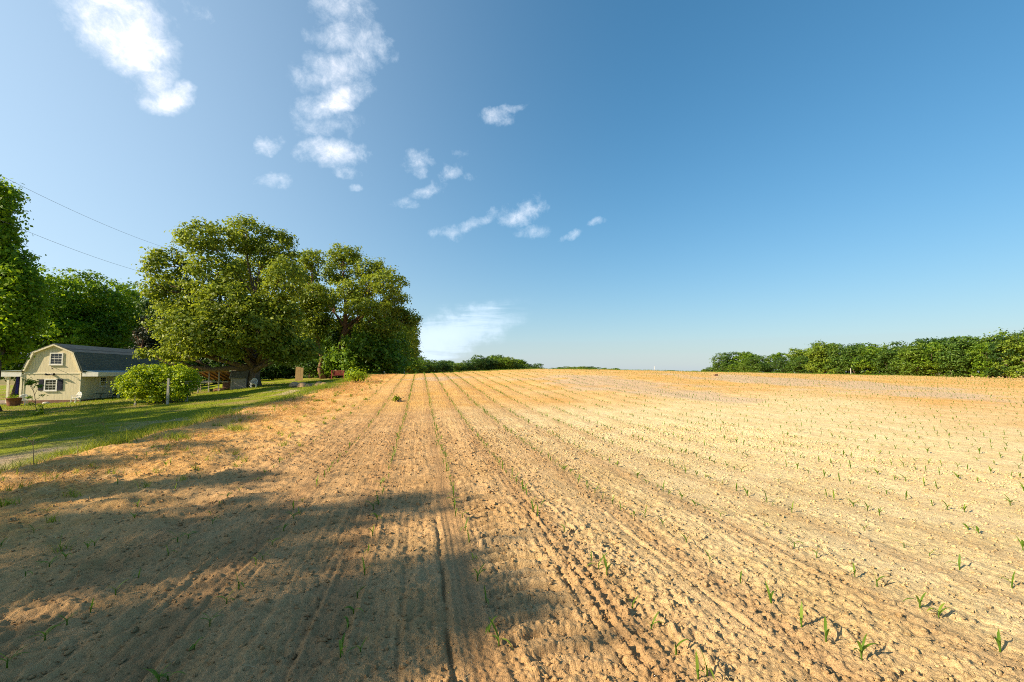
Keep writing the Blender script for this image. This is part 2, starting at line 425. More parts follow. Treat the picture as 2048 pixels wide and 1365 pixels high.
def mat_lawn():
    m = NT('lawn_turf')
    path = m.attr('path'); dry = m.attr('dry')
    n1 = m.noise(.5, 5, .6); n2 = m.noise(7, 6, .75); n3 = m.noise(30, 4, .7, sc3=(1, .5, 1))
    g = m.mix(m.ramp(n1, .35, .65), (.20, .26, .008), (.29, .33, .014))
    g = m.mix(m.math('MULTIPLY', m.ramp(n2, .42, .7), .55), g, (.27, .24, .04))
    g = m.mix(m.math('MULTIPLY', m.ramp(n3, .5, .7), .5), g, (.06, .085, .012))
    g = m.mix(dry, g, m.mix(m.ramp(n2, .35, .65), (.30, .20, .08), (.44, .31, .14)))
    p = m.mix(m.ramp(n2, .35, .65), (.46, .33, .19), (.64, .50, .32))
    g = m.mix(path, g, p)
    h = m.math('ADD', m.noise(35, 5, .7), m.noise(110, 3, .6))
    m.pbsdf(g, .95, .1, m.bump(h, 1.0, .05)); return m.m
def mat_ground():
    m = NT('far_ground'); n1 = m.noise(.05, 4)
    m.pbsdf(m.mix(m.ramp(n1, .35, .65), (.30, .22, .10), (.14, .16, .05)), .97, .05); return m.m
def mat_leaf(name, dark, mid, light, trans=.35, gloss=.25):
    m = NT(name); t = m.attr('tint')
    c = m.mix(m.ramp(t, 0, .55), dark, mid); c = m.mix(m.ramp(t, .5, 1.0), c, light)
    p = m.pbsdf(c, .5, gloss)
    tr = m.n('ShaderNodeBsdfTranslucent'); m.t.links.new(m.mix(.5, c, (light[0] * 1.5, light[1] * 1.5, light[2] * .9)), tr.inputs['Color'])
    mx = m.n('ShaderNodeMixShader'); mx.inputs[0].default_value = trans
    m.t.links.new(p.outputs[0], mx.inputs[1]); m.t.links.new(tr.outputs[0], mx.inputs[2]); m.t.links.new(mx.outputs[0], m.out.inputs[0])
    return m.m
def mat_bark(name, a, b):
    m = NT(name); nz = m.noise(9, 6, .7, sc3=(1, 1, .2))
    m.pbsdf(m.mix(m.ramp(nz, .35, .65), a, b), .95, .1, m.bump(nz, .8, .06)); return m.m
def mat_siding(name, col):
    m = NT(name); tc = m.n('ShaderNodeTexCoord').outputs['Object']
    sx = m.n('ShaderNodeSeparateXYZ'); m.t.links.new(tc, sx.inputs[0])
    s = m.math('ADD', sx.outputs['X'], sx.outputs['Y'])
    fr = m.math('FRACT', m.math('MULTIPLY', s, 1 / .2)); gr = m.math('LESS_THAN', fr, .10)
    nz = m.noise(3, 6, .7, sc3=(2, 2, .35))
    c = m.mix(m.ramp(nz, .3, .7), tuple(x * .86 for x in col), col)
    c = m.mix(m.math('MULTIPLY', gr, .35), c, tuple(x * .45 for x in col))
    m.pbsdf(c, .8, .2, m.bump(m.math('SUBTRACT', 1, gr), .6, .012)); return m.m
def mat_shingle(name, a, b):
    m = NT(name); tc = m.n('ShaderNodeTexCoord').outputs['Object']
    sx = m.n('ShaderNodeSeparateXYZ'); m.t.links.new(tc, sx.inputs[0])
    cb = m.n('ShaderNodeCombineXYZ'); m.t.links.new(sx.outputs['Y'], cb.inputs[0])
    m.t.links.new(m.math('ADD', sx.outputs['Z'], m.math('MULTIPLY', sx.outputs['X'], .4)), cb.inputs[1])
    br = m.n('ShaderNodeTexBrick'); m.t.links.new(cb.outputs[0], br.inputs['Vector'])
    br.inputs['Color1'].default_value = (*a, 1); br.inputs['Color2'].default_value = (*b, 1); br.inputs['Mortar'].default_value = (*[x * .5 for x in a], 1)
    br.inputs['Scale'].default_value = 1; br.inputs['Brick Width'].default_value = .3; br.inputs['Row Height'].default_value = .13; br.inputs['Mortar Size'].default_value = .008
    c = m.mix(m.math('MULTIPLY', m.noise(40, 3), .4), br.outputs['Color'], b)
    m.pbsdf(c, .95, .1, m.bump(br.outputs['Fac'], -.5, .01)); return m.m
def mat_brick(name):
    m = NT(name); br = m.n('ShaderNodeTexBrick'); tc = m.n('ShaderNodeTexCoord').outputs['Object']
    sx = m.n('ShaderNodeSeparateXYZ'); m.t.links.new(tc, sx.inputs[0]); cb = m.n('ShaderNodeCombineXYZ')
    m.t.links.new(m.math('ADD', sx.outputs['X'], sx.outputs['Y']), cb.inputs[0]); m.t.links.new(sx.outputs['Z'], cb.inputs[1])
    m.t.links.new(cb.outputs[0], br.inputs['Vector'])
    br.inputs['Color1'].default_value = (.27, .11, .07, 1); br.inputs['Color2'].default_value = (.18, .075, .05, 1); br.inputs['Mortar'].default_value = (.3, .26, .22, 1)
    br.inputs['Scale'].default_value = 1; br.inputs['Brick Width'].default_value = .2; br.inputs['Row Height'].default_value = .075; br.inputs['Mortar Size'].default_value = .008
    m.pbsdf(br.outputs['Color'], .95, .1); return m.m

M = dict(
    soil=mat_soil(), lawn=mat_lawn(), ground=mat_ground(),
    oak=mat_leaf('oak_leaves', (.055, .098, .009), (.14, .20, .016), (.35, .40, .04), .42),
    vivid=mat_leaf('vivid_leaves', (.06, .13, .006), (.14, .26, .010), (.32, .44, .015), .45),
    wood=mat_leaf('wood_leaves', (.04, .10, .008), (.09, .18, .012), (.22, .32, .022), .38),
    dark=mat_leaf('dark_leaves', (.02, .05, .008), (.04, .09, .012), (.09, .16, .02), .3),
    far2=mat_leaf('far_leaves_yellow', (.05, .11, .01), (.11, .18, .015), (.22, .30, .03), .35), far3=mat_leaf('far_leaves_deep', (.02, .055, .012), (.045, .10, .016), (.10, .17, .028), .3),
    far=mat_leaf('far_leaves', (.03, .08, .012), (.07, .14, .018), (.15, .23, .03), .35),
    vine=mat_leaf('vine_leaves', (.05, .12, .004), (.16, .26, .008), (.46, .53, .02), .45),
    conifer=mat_leaf('needle_leaves', (.010, .018, .008), (.022, .034, .014), (.06, .07, .03), .1),
    corn=mat_leaf('maize_leaf', (.06, .13, .015), (.11, .21, .02), (.24, .33, .04), .45),
    weed=mat_leaf('weed_leaf', (.07, .11, .010), (.17, .23, .015), (.34, .37, .035), .4),
    straw=mat_leaf('dry_straw', (.16, .08, .03), (.55, .28, .08), (.88, .62, .30), .3),
    drygrass=mat_leaf('dry_stems', (.22, .15, .08), (.38, .27, .14), (.55, .42, .24), .2),
    bark=mat_bark('bark_grey_brown', (.09, .065, .045), (.21, .16, .11)),
    bark2=mat_bark('bark_red_brown', (.10, .05, .03), (.24, .14, .09)),
    siding=mat_siding('cream_siding', (.77, .67, .47)), creamtrim=mat_plain('cream_trim', (.78, .70, .52), .7, .3, .1),
    white=mat_plain('white_paint', (.72, .70, .66), .6, .3, .1), shingle=mat_shingle('asphalt_shingles', (.11, .13, .12), (.18, .185, .17)),
    brick=mat_brick('brick_base'), glass=mat_plain('window_glass', (.015, .018, .022), .08, .8, .2),
    shutter=mat_plain('navy_shutter', (.022, .022, .045), .6, .3, .2), blue=mat_plain('post_shade_blue', (.03, .03, .22), .7, .2, .2),
    black=mat_plain('black_metal', (.012, .012, .012), .5, .4, .2), terra=mat_plain('rust_brown_pot', (.20, .085, .05), .8, .2, .25),
    earth=mat_plain('potting_earth', (.06, .035, .02), .95, .05, .3), green_metal=mat_plain('dark_green_chair', (.02, .05, .045), .5, .4, .2),
    porch=mat_plain('porch_slab', (.30, .24, .2), .9, .1, .2), gutter=mat_plain('porch_roof_metal', (.33, .40, .40), .5, .4, .15),
    oldwood=mat_bark('weathered_wood', (.24, .19, .14), (.40, .33, .25)), graywood=mat_siding('grey_boards', (.30, .27, .26)),
    brownwood=mat_siding('brown_boards', (.26, .15, .10)), tan=mat_plain('tan_plywood', (.30, .20, .09), .8, .2, .15),
    underroof=mat_plain('roof_underside', (.40, .23, .13), .9, .1, .3, 3), barnroof=mat_plain('mossy_shingles', (.14, .13, .10), .95, .1, .4, 5),
    red=mat_plain('faded_red_paint', (.42, .10, .08), .7, .2, .25), stone=mat_plain('pale_stone', (.5, .46, .4), .9, .1, .2, 8, 0, .01),
    wire=mat_plain('dark_cable', (.16, .16, .16), .6, .2, .1), galv=mat_plain('galvanised_pole', (.5, .5, .5), .5, .4, .15),
    clod=mat_plain('soil_crumb', (.42, .265, .145), .98, .05, .3, 9, 0, .004), palewood=mat_plain('pale_post', (.36, .33, .28), .8, .2, .2, 8),
)

# ------------------------------------------------------------------ the ground as one polar sheet, split by what covers it
GRAY = [((ground_at(1165, 757)), (ground_at(1255, 772)), 3.2), ((ground_at(1255, 772)), (ground_at(1420, 797)), 2.0),
        (ground_at(1500, 757), ground_at(1680, 770), 4.5), (ground_at(1680, 770), ground_at(1900, 793), 2.6), (ground_at(850, 757), ground_at(900, 757), 1.5)]
def dr_of(r): return min(max(r * r / 1000, .003), .03) if r < 12 else min(.03 + (r - 12) * .012, .25)
def dr_arr(r): return np.where(r < 12, np.minimum(np.maximum(r * r / 1000, .003), .03), np.minimum(.03 + (r - 12) * .012, .25))
def build_ground():
    a_in = np.linspace(R(-60), R(60), 1500)
    a_out = np.linspace(R(60), R(300), 90)[1:-1]
    ang = np.concatenate([a_in, a_out])
    rs = [.55]
    while rs[-1] < 100: rs.append(rs[-1] + dr_of(rs[-1]))
    while rs[-1] < 9000: rs.append(rs[-1] * 1.035)
    rr = np.array(rs); na, nr = len(ang), len(rr)
    A, RR = np.meshgrid(ang, rr)
    X = (RR * np.sin(A)).ravel(); Y = (RR * np.cos(A)).ravel(); r = RR.ravel()
    cell = np.maximum(np.repeat(np.gradient(rr), na), r * .0015).astype(np.float32)
    out = np.abs(((A + math.pi) % (2 * math.pi)) - math.pi).ravel() > R(60.5)
    cell = np.where(out, 9.0, cell)
    u, v = uv(X, Y)
    eu = edge_u(v)
    Z = macro(X, Y)
    Z = np.where(r > 500, Z * np.exp(-(r - 500) / 800) - 1.2 * (1 - np.exp(-(r - 500) / 800)), Z)
    mf = ss(eu - .6, eu + .4, u) * ss(240, 120, r)
    near = r < 110
    mic = np.zeros_like(Z); mic[near] = micro(u[near], v[near], cell[near])
    Z = Z + mic * mf
    bl = .05 * fbm(X * .5, Y * .5, 70, 3) + .03 * fbm(X * 4, Y * 4, 75, 3) * np.clip(.25 / cell - 1, 0, 1)
    Z = Z + bl * (1 - mf) * (r < 400)
    V = np.stack([X, Y, Z], 1)
    # centre cap
    V = np.vstack([V, [[0, 0, gz(0, 0)]]])
    i = np.arange(nr - 1)[:, None] * na; j = np.arange(na)[None, :]; j2 = (j + 1) % na
    Fq = np.stack([i + j, i + na + j, i + na + j2, i + j2], -1).reshape(-1, 4)[:, ::-1]
    fx = X[Fq].mean(1); fy = Y[Fq].mean(1); fr = np.hypot(fx, fy)
    fu, fv = uv(fx, fy); fe = edge_u(fv)
    isf = (fu > fe) & (fr < 420) & (fy > -60)
    isl = (~isf) & (fr < 160) & (fu <= fe)
    isg = ~(isf | isl)
    # masks
    uu = np.append(u, 0); vv_ = np.append(v, 0); Xa = np.append(X, 0); Ya = np.append(Y, 0)
    nA = fbm(Xa * .12, Ya * .12, 90, 4); nB = fbm(Xa * .6, Ya * .6, 95, 4)
    orange = np.clip(ss(9, 35, Ya + 16 * nA + .12 * np.abs(Xa)) * (.85 + .5 * nB), 0, 1) * .9
    orange = np.maximum(orange, ss(-1.5, -3.5, uu) * .35)
    pale = ss(-.6, 4.0, uu + 1.2 * nB) * (1 - orange)
    straw = ss(-1.9, -4.2, uu + 1.2 * nB) * ss(120, 60, Ya)
    straw = np.clip(straw * (1.0 + nB), 0, 1)
    gray = np.zeros_like(uu)
    for p, q, w in GRAY:
        d = Vector((q.x - p.x, q.y - p.y)); l2 = d.length_squared
        t = np.clip(((Xa - p.x) * d.x + (Ya - p.y) * d.y) / l2, 0, 1)
        dist = np.hypot(Xa - p.x - t * d.x, Ya - p.y - t * d.y)
        gray = np.maximum(gray, ss(w * 1.25, w * .35, dist + w * 1.1 * nB))
    gray = gray * .7
    dark = ss(46, 52, Ya) * ss(-13, -16, Xa) * 0
    path = 1.2 * np.exp(-((uu + 11.6 + .3 * np.sin(vv_ * .5)) / .9) ** 2) * ss(21, 17, vv_) + .7 * np.exp(-((uu + 9.4 + .5 * nA) / .45) ** 2) * ss(25, 18, vv_) + .5 * (nB > .28) * ss(-16, -9, uu)
    path = np.clip(path * (1.1 + 1.4 * nB), 0, 1)
    dry = np.clip(ss(-9.5, -6.8, uu - .8 * ss(14, 27, vv_) + 1.2 * nB) * .9 + .75 * ss(.0, .45, nA + .8 * nB), 0, 1) * (1 - path)
    dry = np.maximum(dry, .75 * ss(34, 46, Ya) * ss(-21, -14, Xa + 6 * nB))
    def make(name, mask, mat, attrs, extra=None):
        Ff = Fq[mask]
        used = np.unique(Ff); rm = np.full(len(V), -1, np.int64); rm[used] = np.arange(len(used))
        me = np_mesh(name, V[used], rm[Ff], [mat], True, {k: a[used] for k, a in attrs.items()})
        return tagset(link(name, me), kind='structure')
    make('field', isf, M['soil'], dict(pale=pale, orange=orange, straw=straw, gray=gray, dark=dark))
    make('lawn', isl, M['lawn'], dict(path=path, dry=dry))
    make('ground', isg, M['ground'], {})
build_ground()
HZ = lambda u, v: None
def soil_z(X, Y):
    X = np.asarray(X, float); Y = np.asarray(Y, float); u, v = uv(X, Y); r = np.hypot(X, Y)
    cell = np.maximum(dr_arr(r), r * .0015)
    mf = ss(edge_u(v) - .6, edge_u(v) + .4, u)
    return macro(X, Y) + micro(u, v, cell) * mf

# ------------------------------------------------------------------ leaf clouds and trees
def leaf_quads(P, Nn, size, rng, aspect=.6):
    """kites of given centre, facing and size"""
    n = len(P)
    t = rng.normal(size=(n, 3)); t -= (t * Nn).sum(1, keepdims=True) * Nn; t /= np.linalg.norm(t, axis=1, keepdims=True) + 1e-9
    b = np.cross(Nn, t); s = size[:, None]
    V = np.empty((n, 4, 3), np.float32)
    V[:, 0] = P - t * s; V[:, 1] = P + b * s * aspect + Nn * s * .18; V[:, 2] = P + t * s; V[:, 3] = P - b * s * aspect + Nn * s * .18
    return V
def crown_mesh(name, blobs, n, size, mat, rng, clump=.6, shell=.5, per=22, droop=0.0, tint_shift=0.0):
    """blobs: (cx,cy,cz,rx,ry,rz) in local metres"""
    B = np.array(blobs, float); area = (B[:, 3] * B[:, 4] + B[:, 3] * B[:, 5] + B[:, 4] * B[:, 5]); pr = area / area.sum()
    nc = max(8, n // per)
    bi = rng.choice(len(B), nc, p=pr)
    d = rng.normal(size=(nc, 3)); d /= np.linalg.norm(d, axis=1, keepdims=True)
    rad = shell + (1 - shell) * rng.random(nc) ** .5
    # lumpy outline: the reach of the shell varies with direction
    wob = 1 + .22 * np.sin(d[:, 0] * 5 + bi * 1.7) * np.cos(d[:, 2] * 4 + bi) + .10 * rng.normal(size=nc)
    wob = np.clip(wob, .7, 1.18)
    C = B[bi, :3] + d * B[bi, 3:] * (rad * wob)[:, None]
    ct = rng.random(nc)
    idx = np.repeat(np.arange(nc), per)
    cs = clump * (.6 + .8 * rng.random(nc))[idx]
    q = rng.normal(size=(len(idx), 3)) * np.array([1, 1, .62]) * .5
    P = C[idx] + q * cs[:, None]
    P[:, 2] -= droop * np.abs(q[:, 0] + q[:, 1]) * cs
    Nn = d[idx] * .5 + q * .6 + np.array([0, 0, .45]) + rng.normal(size=P.shape) * .55
    Nn /= np.linalg.norm(Nn, axis=1, keepdims=True) + 1e-9
    sz = size * (.6 + .8 * rng.random(len(P)))
    V = leaf_quads(P, Nn, sz, rng).reshape(-1, 3)
    Fq = np.arange(len(V)).reshape(-1, 4)
    tint = np.clip(.35 * ct[idx] + .65 * rng.random(len(P)) + tint_shift, 0, 1)
    return np_mesh(name, V, Fq, [mat], False, dict(tint=np.repeat(tint, 4))), C
def limb_path(a, b, rng, n=6, sag=.12):
    a = Vector(a); b = Vector(b); L = (b - a).length; pts = []
    off = Vector(rng.normal(size=3)) * L * .06
    for i in range(n + 1):
        t = i / n; p = a.lerp(b, t) + off * math.sin(t * math.pi) + Vector(rng.normal(size=3)) * L * .012 * (0 < i < n)
        p.z += sag * L * math.sin(t * math.pi) * .6
        pts.append(p)
    return pts
def trunk_mesh(name, top, r0, blobs, rng, mat, centers=None, forks=None, lean=(0, 0), sides=9, twigs=40):
    mb = MB(); n = 9; tp = Vector(top)
    path = []
    for i in range(n + 1):
        t = i / n; p = Vector((0, 0, -.25)).lerp(tp, t); p += Vector((rng.normal() * .02 * tp.z, rng.normal() * .02 * tp.z, 0)) * (0 < i < n); path.append(p)
    rad = [r0 * (1.35 if i == 0 else 1.0) * (1 - .85 * (i / n) ** 1.1) for i in range(n + 1)]; rad[1] = r0 * 1.02
    mb.tube(path, rad, sides)
    ends = []
    for k, b in enumerate(blobs):
        c = Vector(b[:3]); rb = min(b[3:])
        zz = max(.15, min(.85, (c.z * .62) / tp.z)) if tp.z > 0 else .5
        if forks: zz = min(max(zz, forks[0]), forks[1])
        f = zz * n; i = int(f); s = path[i].lerp(path[min(i + 1, n)], f - i)
        r = max(.035, rad[i] * .55)
        lp = limb_path(s, c, rng); mb.tube(lp, [r * (1 - .75 * j / 6) for j in range(7)], 6)
        ends.append((lp, r, rb))
        for q in range(4):
            j = rng.integers(2, 6); dr = Vector(rng.normal(size=3)).normalized(); dr.z = abs(dr.z) * .6
            e = c + Vector((dr.x * b[3], dr.y * b[4], dr.z * b[5])) * .8
            mb.tube(limb_path(lp[j], e, rng, 4), [r * .35 * (1 - .7 * w / 4) for w in range(5)], 4)
    if centers is not None:
        for q in rng.choice(len(centers), min(twigs, len(centers)), replace=False):
            c = Vector(centers[q]); lp, r, rb = min(ends, key=lambda e: (e[0][-1] - c).length)
            mb.tube(limb_path(lp[4], c, rng, 3), [r * .18, r * .14, r * .1, r * .04], 3, cap=False)
    return mb.mesh(name, mat, True)
def px_tree(name, base, Y, blobs, n, size, leaf, bark, r0, seed, label, cat='tree', group=None, top=None, clump=.6, shell=.5,
            depth=1.0, forks=None, trunk_top=.75, twigs=40, shrink=1.0, spread=.35, per=22, droop=.1, tint=0.0):
    """a tree standing at depth Y; blob sizes were measured on the photograph and turned into metres around its foot"""
    rng = np.random.default_rng(seed)
    p = at(base[0], base[1], Y); p.z = gz(p.x, p.y); s = Y / F
    B = []
    crown_r = max(abs(b[0] - base[0]) for b in blobs) * s
    for b in blobs:
        w = at(b[0], b[1], Y) - p
        rx = b[2] * s * shrink; rz = b[3] * s * shrink; ry = (rx + rz) / 2 * depth
        dy = b[4] if len(b) > 4 else rng.uniform(-1, 1) * spread * crown_r
        k = (Y + dy) / Y                                 # keep the angular size of a blob that is nearer or farther
        B.append(((p.x + w.x) * k - p.x, dy, (p.z + w.z - EYE) * k + EYE - p.z, rx, ry, rz))
    root = empty(name, p, 0, label=label, cat=cat, group=group)
    cm, C = crown_mesh('crown', B, n, size, leaf, rng, clump, shell, per, droop, tint)
    link('crown', cm, root)
    tp = top if top else (np.mean([b[0] for b in B]) * .4, 0, max(b[2] for b in B) * trunk_top)
    link('trunk', trunk_mesh('trunk', tp, r0, B, rng, bark, C, forks, twigs=twigs), root)
    return root

px_tree('oak_tree', (510, 771), 46,
        [(405, 478, 44, 36), (488, 472, 40, 38), (553, 498, 38, 42), (333, 532, 36, 36, -2), (312, 575, 22, 20), (428, 550, 52, 44), (505, 550, 55, 48), (570, 560, 36, 44),
         (364, 600, 50, 40, -2), (354, 652, 46, 36, -4), (408, 660, 58, 44, -4), (455, 610, 55, 45, -4), (515, 630, 55, 50, -3), (560, 640, 34, 44), (396, 692, 44, 18, -4), (448, 680, 42, 26, -5),
         (565, 692, 42, 28, -3), (515, 662, 38, 26, -5), (612, 700, 32, 22, -2), (350, 708, 30, 12, -3), (300, 708, 26, 7, -2), (575, 716, 24, 12, -3), (466, 708, 16, 10, -4)],
        54000, .15, M['oak'], M['bark'], .56, 11, 'big spreading olive-green oak with a thick bare trunk beside the grey shed', 'tree', trunk_top=.72, clump=.66, shell=.6, twigs=220, shrink=.93)
px_tree('slender_tree', (648, 760), 57,
        [(622, 518, 24, 18), (612, 552, 24, 26), (630, 590, 26, 28), (600, 610, 26, 30), (640, 640, 28, 30), (615, 660, 30, 28)],
        11000, .16, M['oak'], M['bark2'], .32, 12, 'slender tall tree rising between the big oak and the wide-limbed tree', top=(-2.6, 0, 12.5), clump=.7)
px_tree('wide_limbed_tree', (668, 760), 58,
        [(690, 512, 34, 22), (672, 545, 34, 24), (735, 540, 40, 24), (705, 580, 46, 24), (770, 565, 34, 26), (650, 600, 30, 26), (786, 600, 28, 20),
         (735, 615, 48, 18), (795, 630, 34, 14), (822, 642, 20, 14), (760, 655, 44, 20), (700, 655, 40, 22)],
        26000, .15, M['oak'], M['bark2'], .5, 13, 'tall airy tree with wide arching limbs at the right end of the near grove', top=(2.2, 0, 12.0), clump=.7, shell=.35, forks=(.3, .7), twigs=150)
# dense green wood running back along the field's left edge
wood_a = [((600, 757), 66, [(600, 650, 46, 56), (590, 715, 44, 36), (630, 700, 40, 45)], 'dark'),
          ((655, 757), 64, [(650, 680, 38, 52), (675, 715, 40, 38), (640, 725, 34, 30)], 'wood'),
          ((700, 757), 62, [(705, 678, 42, 50), (690, 730, 38, 28), (722, 680, 30, 34)], 'dark'),
          ((745, 756), 70, [(745, 672, 42, 54), (730, 725, 34, 30), (765, 715, 34, 34)], 'wood'),
          ((735, 758), 57, [(728, 694, 36, 40), (758, 700, 40, 40), (705, 718, 34, 30), (745, 728, 44, 24), (780, 722, 30, 30)], 'wood'),
          ((785, 754), 78, [(780, 668, 38, 46), (790, 715, 34, 34), (765, 665, 30, 30)], 'wood'),
          ((810, 752), 88, [(806, 672, 28, 48), (812, 715, 22, 34), (795, 725, 24, 26)], 'oak'),
          ((822, 751), 100, [(820, 682, 17, 44), (822, 725, 13, 26)], 'wood')]
wl = ['dark leafy tree close behind the big oak on its right side', 'bushy bright green tree below the slender tall tree',
      'deep green ivy-clad tree below the wide arching limbs', 'shadowy tree behind the leaning wooden post at the field edge',
      'bushy green tree with foliage to the ground under the wide-limbed tree',
      'round green tree between the wooden post and the white pole', 'olive tree standing right behind the white pole',
      'last narrow tree of the near wood where the open sky begins']
for i, (b, Y, bl, mk) in enumerate(wood_a):
    px_tree('woodland_tree', b, Y, bl, 9000, .20, M[mk], M['bark'], .25, 30 + i, wl[i], group='trees of the wood along the field edge', clump=.8, shell=.4, twigs=20)
# leftmost tree, near the house
px_tree('left_tree', (-12, 800), 32,
        [(-6, 395, 34, 36), (-28, 430, 46, 45), (-8, 470, 30, 34), (0, 520, 48, 38), (22, 562, 50, 40), (26, 610, 50, 42), (16, 660, 46, 40), (-5, 695, 40, 34), (-60, 480, 60, 60), (-60, 600, 70, 60), (-50, 690, 50, 40)],
        42000, .13, M['vivid'], M['bark'], .4, 14, 'vivid green leafy tree at the picture edge in front of the cream barn house', clump=.6, shell=.45, twigs=90).name = 'maple_tree'
wood_b = [((95, 770), 62, [(110, 590, 50, 48), (90, 650, 50, 50), (130, 680, 50, 45)], 'vivid'), ((165, 770), 66, [(165, 590, 50, 48), (150, 640, 55, 50), (190, 670, 50, 50)], 'wood'),
          ((225, 770), 68, [(222, 605, 44, 44), (205, 650, 50, 50), (240, 690, 40, 40)], 'vivid'), ((262, 768), 74, [(268, 610, 40, 42), (255, 660, 40, 50), (290, 640, 34, 40)], 'wood'),
          ((330, 768), 66, [(330, 640, 42, 60), (320, 700, 40, 40), (360, 720, 40, 30)], 'dark'), ((420, 766), 66, [(420, 650, 50, 60), (400, 715, 45, 35), (450, 725, 45, 30)], 'dark'),
          ((500, 764), 68, [(500, 660, 50, 60), (490, 720, 45, 32), (530, 730, 45, 26)], 'dark'), ((555, 762), 70, [(560, 660, 45, 60), (560, 725, 42, 30)], 'dark'),
          ((30, 775), 60, [(35, 600, 55, 55), (20, 680, 60, 60), (60, 730, 40, 30)], 'wood'), ((-45, 780), 58, [(-40, 640, 60, 60), (-30, 720, 60, 40)], 'wood')]
wl = ['bright green tree rising behind the left slope of the barn roof', 'deep green round tree behind the peak of the barn roof', 'bright leafy tree behind the middle of the grey roof',
      'round green tree behind the dark evergreen, top of the far woods', 'dark tree behind the arbor, left of the big oak', 'dark tree behind the open lean-to shed',
      'dark tree directly behind the big oak trunk', 'dark tree behind the tan board, right of the oak trunk', 'green tree behind the porch on the left of the barn house', 'green tree beyond the left porch roof at the picture edge']
for i, (b, Y, bl, mk) in enumerate(wood_b):
    px_tree('woodland_tree', b, Y, bl, 11000, .20, M[mk], M['bark'], .28, 60 + i, wl[i], group='trees of the wood behind the house', clump=.85, shell=.4, twigs=20)
# dark evergreen behind the roof
def conifer(px, py, Y, h, w, seed):
    rng = np.random.default_rng(seed); p = at(px, py, Y); p.z = gz(p.x, p.y)
    B = []
    for k in range(16):
        t = k / 15; z = h * (.12 + .86 * t); r = w * (1 - t) ** .8 + .25
        for q in range(4 if k < 12 else 1):
            a = rng.uniform(0, 6.28); B.append((math.cos(a) * r * .55, math.sin(a) * r * .55, z, r * .5, r * .5, .35))
    root = empty('evergreen_tree', p, label='dark brownish evergreen with drooping boughs behind the end of the barn roof', cat='tree')
    cm, C = crown_mesh('crown', B, 15000, .14, M['conifer'], rng, .5, .2, 22, .5); link('crown', cm, root)
    link('trunk', trunk_mesh('trunk', (0, 0, h * .95), .22, B[::4], rng, M['bark2'], C), root)
conifer(283, 768, 57, 9.8, 3.0, 15)

# undergrowth: separate shrubs at the foot of the wood
def shrub(name, p, w, h, n, size, mat, seed, label, cat='shrub', group=None, clump=.45):
    rng = np.random.default_rng(seed)
    B = [(rng.uniform(-.5, .5) * w, rng.uniform(-.3, .3) * w, h * rng.uniform(.35, .7), w * .32, w * .3, h * .36) for _ in range(5)]
    root = empty(name, p, label=label, cat=cat, group=group)
    cm, C = crown_mesh('foliage', B, n, size, mat, rng, clump, .3); link('foliage', cm, root)
    mb = MB()
    for q in range(7):
        b = B[q % 5]; mb.tube(limb_path((rng.normal() * .1, rng.normal() * .1, -.05), b[:3], rng, 4), [.04, .03, .022, .015, .008], 5)
    link('stem', mb.mesh('stem', M['bark'], True), root); return root
sh = [(545, 765, 62, 3.4, 2.6, 'dark', 'dark shrub right of the oak trunk'), (620, 763, 60, 3.4, 2.4, 'dark', 'dark shrub between the tan board and the red bench'),
      (690, 762, 58, 3.6, 3.0, 'wood', 'green shrub behind the red slatted bench'), (735, 758, 62, 3.6, 4.0, 'dark', 'dark vine-hung thicket left of the leaning wooden post'),
      (765, 756, 66, 3.4, 3.2, 'wood', 'green shrub just right of the leaning wooden post'), (790, 754, 74, 4.4, 4.2, 'wood', 'tall green shrub left of the white pole'),
      (818, 752, 84, 4.0, 3.6, 'wood', 'green shrub at the foot of the white pole'), (470, 770, 60, 5.0, 2.6, 'dark', 'dark thicket behind the grey shed'),
      (400, 772, 60, 5.0, 2.8, 'dark', 'dark thicket seen through the open lean-to'), (345, 775, 60, 4.5, 2.5, 'dark', 'dark thicket behind the vine arbor'),
      (575, 764, 64, 3.6, 2.4, 'dark', 'dark shrub behind the tan board')]
for i, (px, py, Y, w, h, mk, lb) in enumerate(sh):
    p = at(px, py, Y); p.z = gz(p.x, p.y)
    shrub('shrub', p, w, h, 4200, .13, M[mk], 90 + i, lb, group='shrubs at the foot of the wood')
p = ground_at(711, 766); shrub('shrub', p, 1.5, .9, 900, .06, M['vine'], 120, 'small bright yellow-green bush at the field edge by the red bench', clump=.3)
for i, (px, py, w, h, lb) in enumerate([(800, 803, .27, .2, 'dark green weed clump alone between the maize rows in the middle distance')]):
    p = ground_at(px, py); shrub('weed', p, w, h, 160, .035, M['weed'], 130 + i, lb, 'weed', clump=.12)

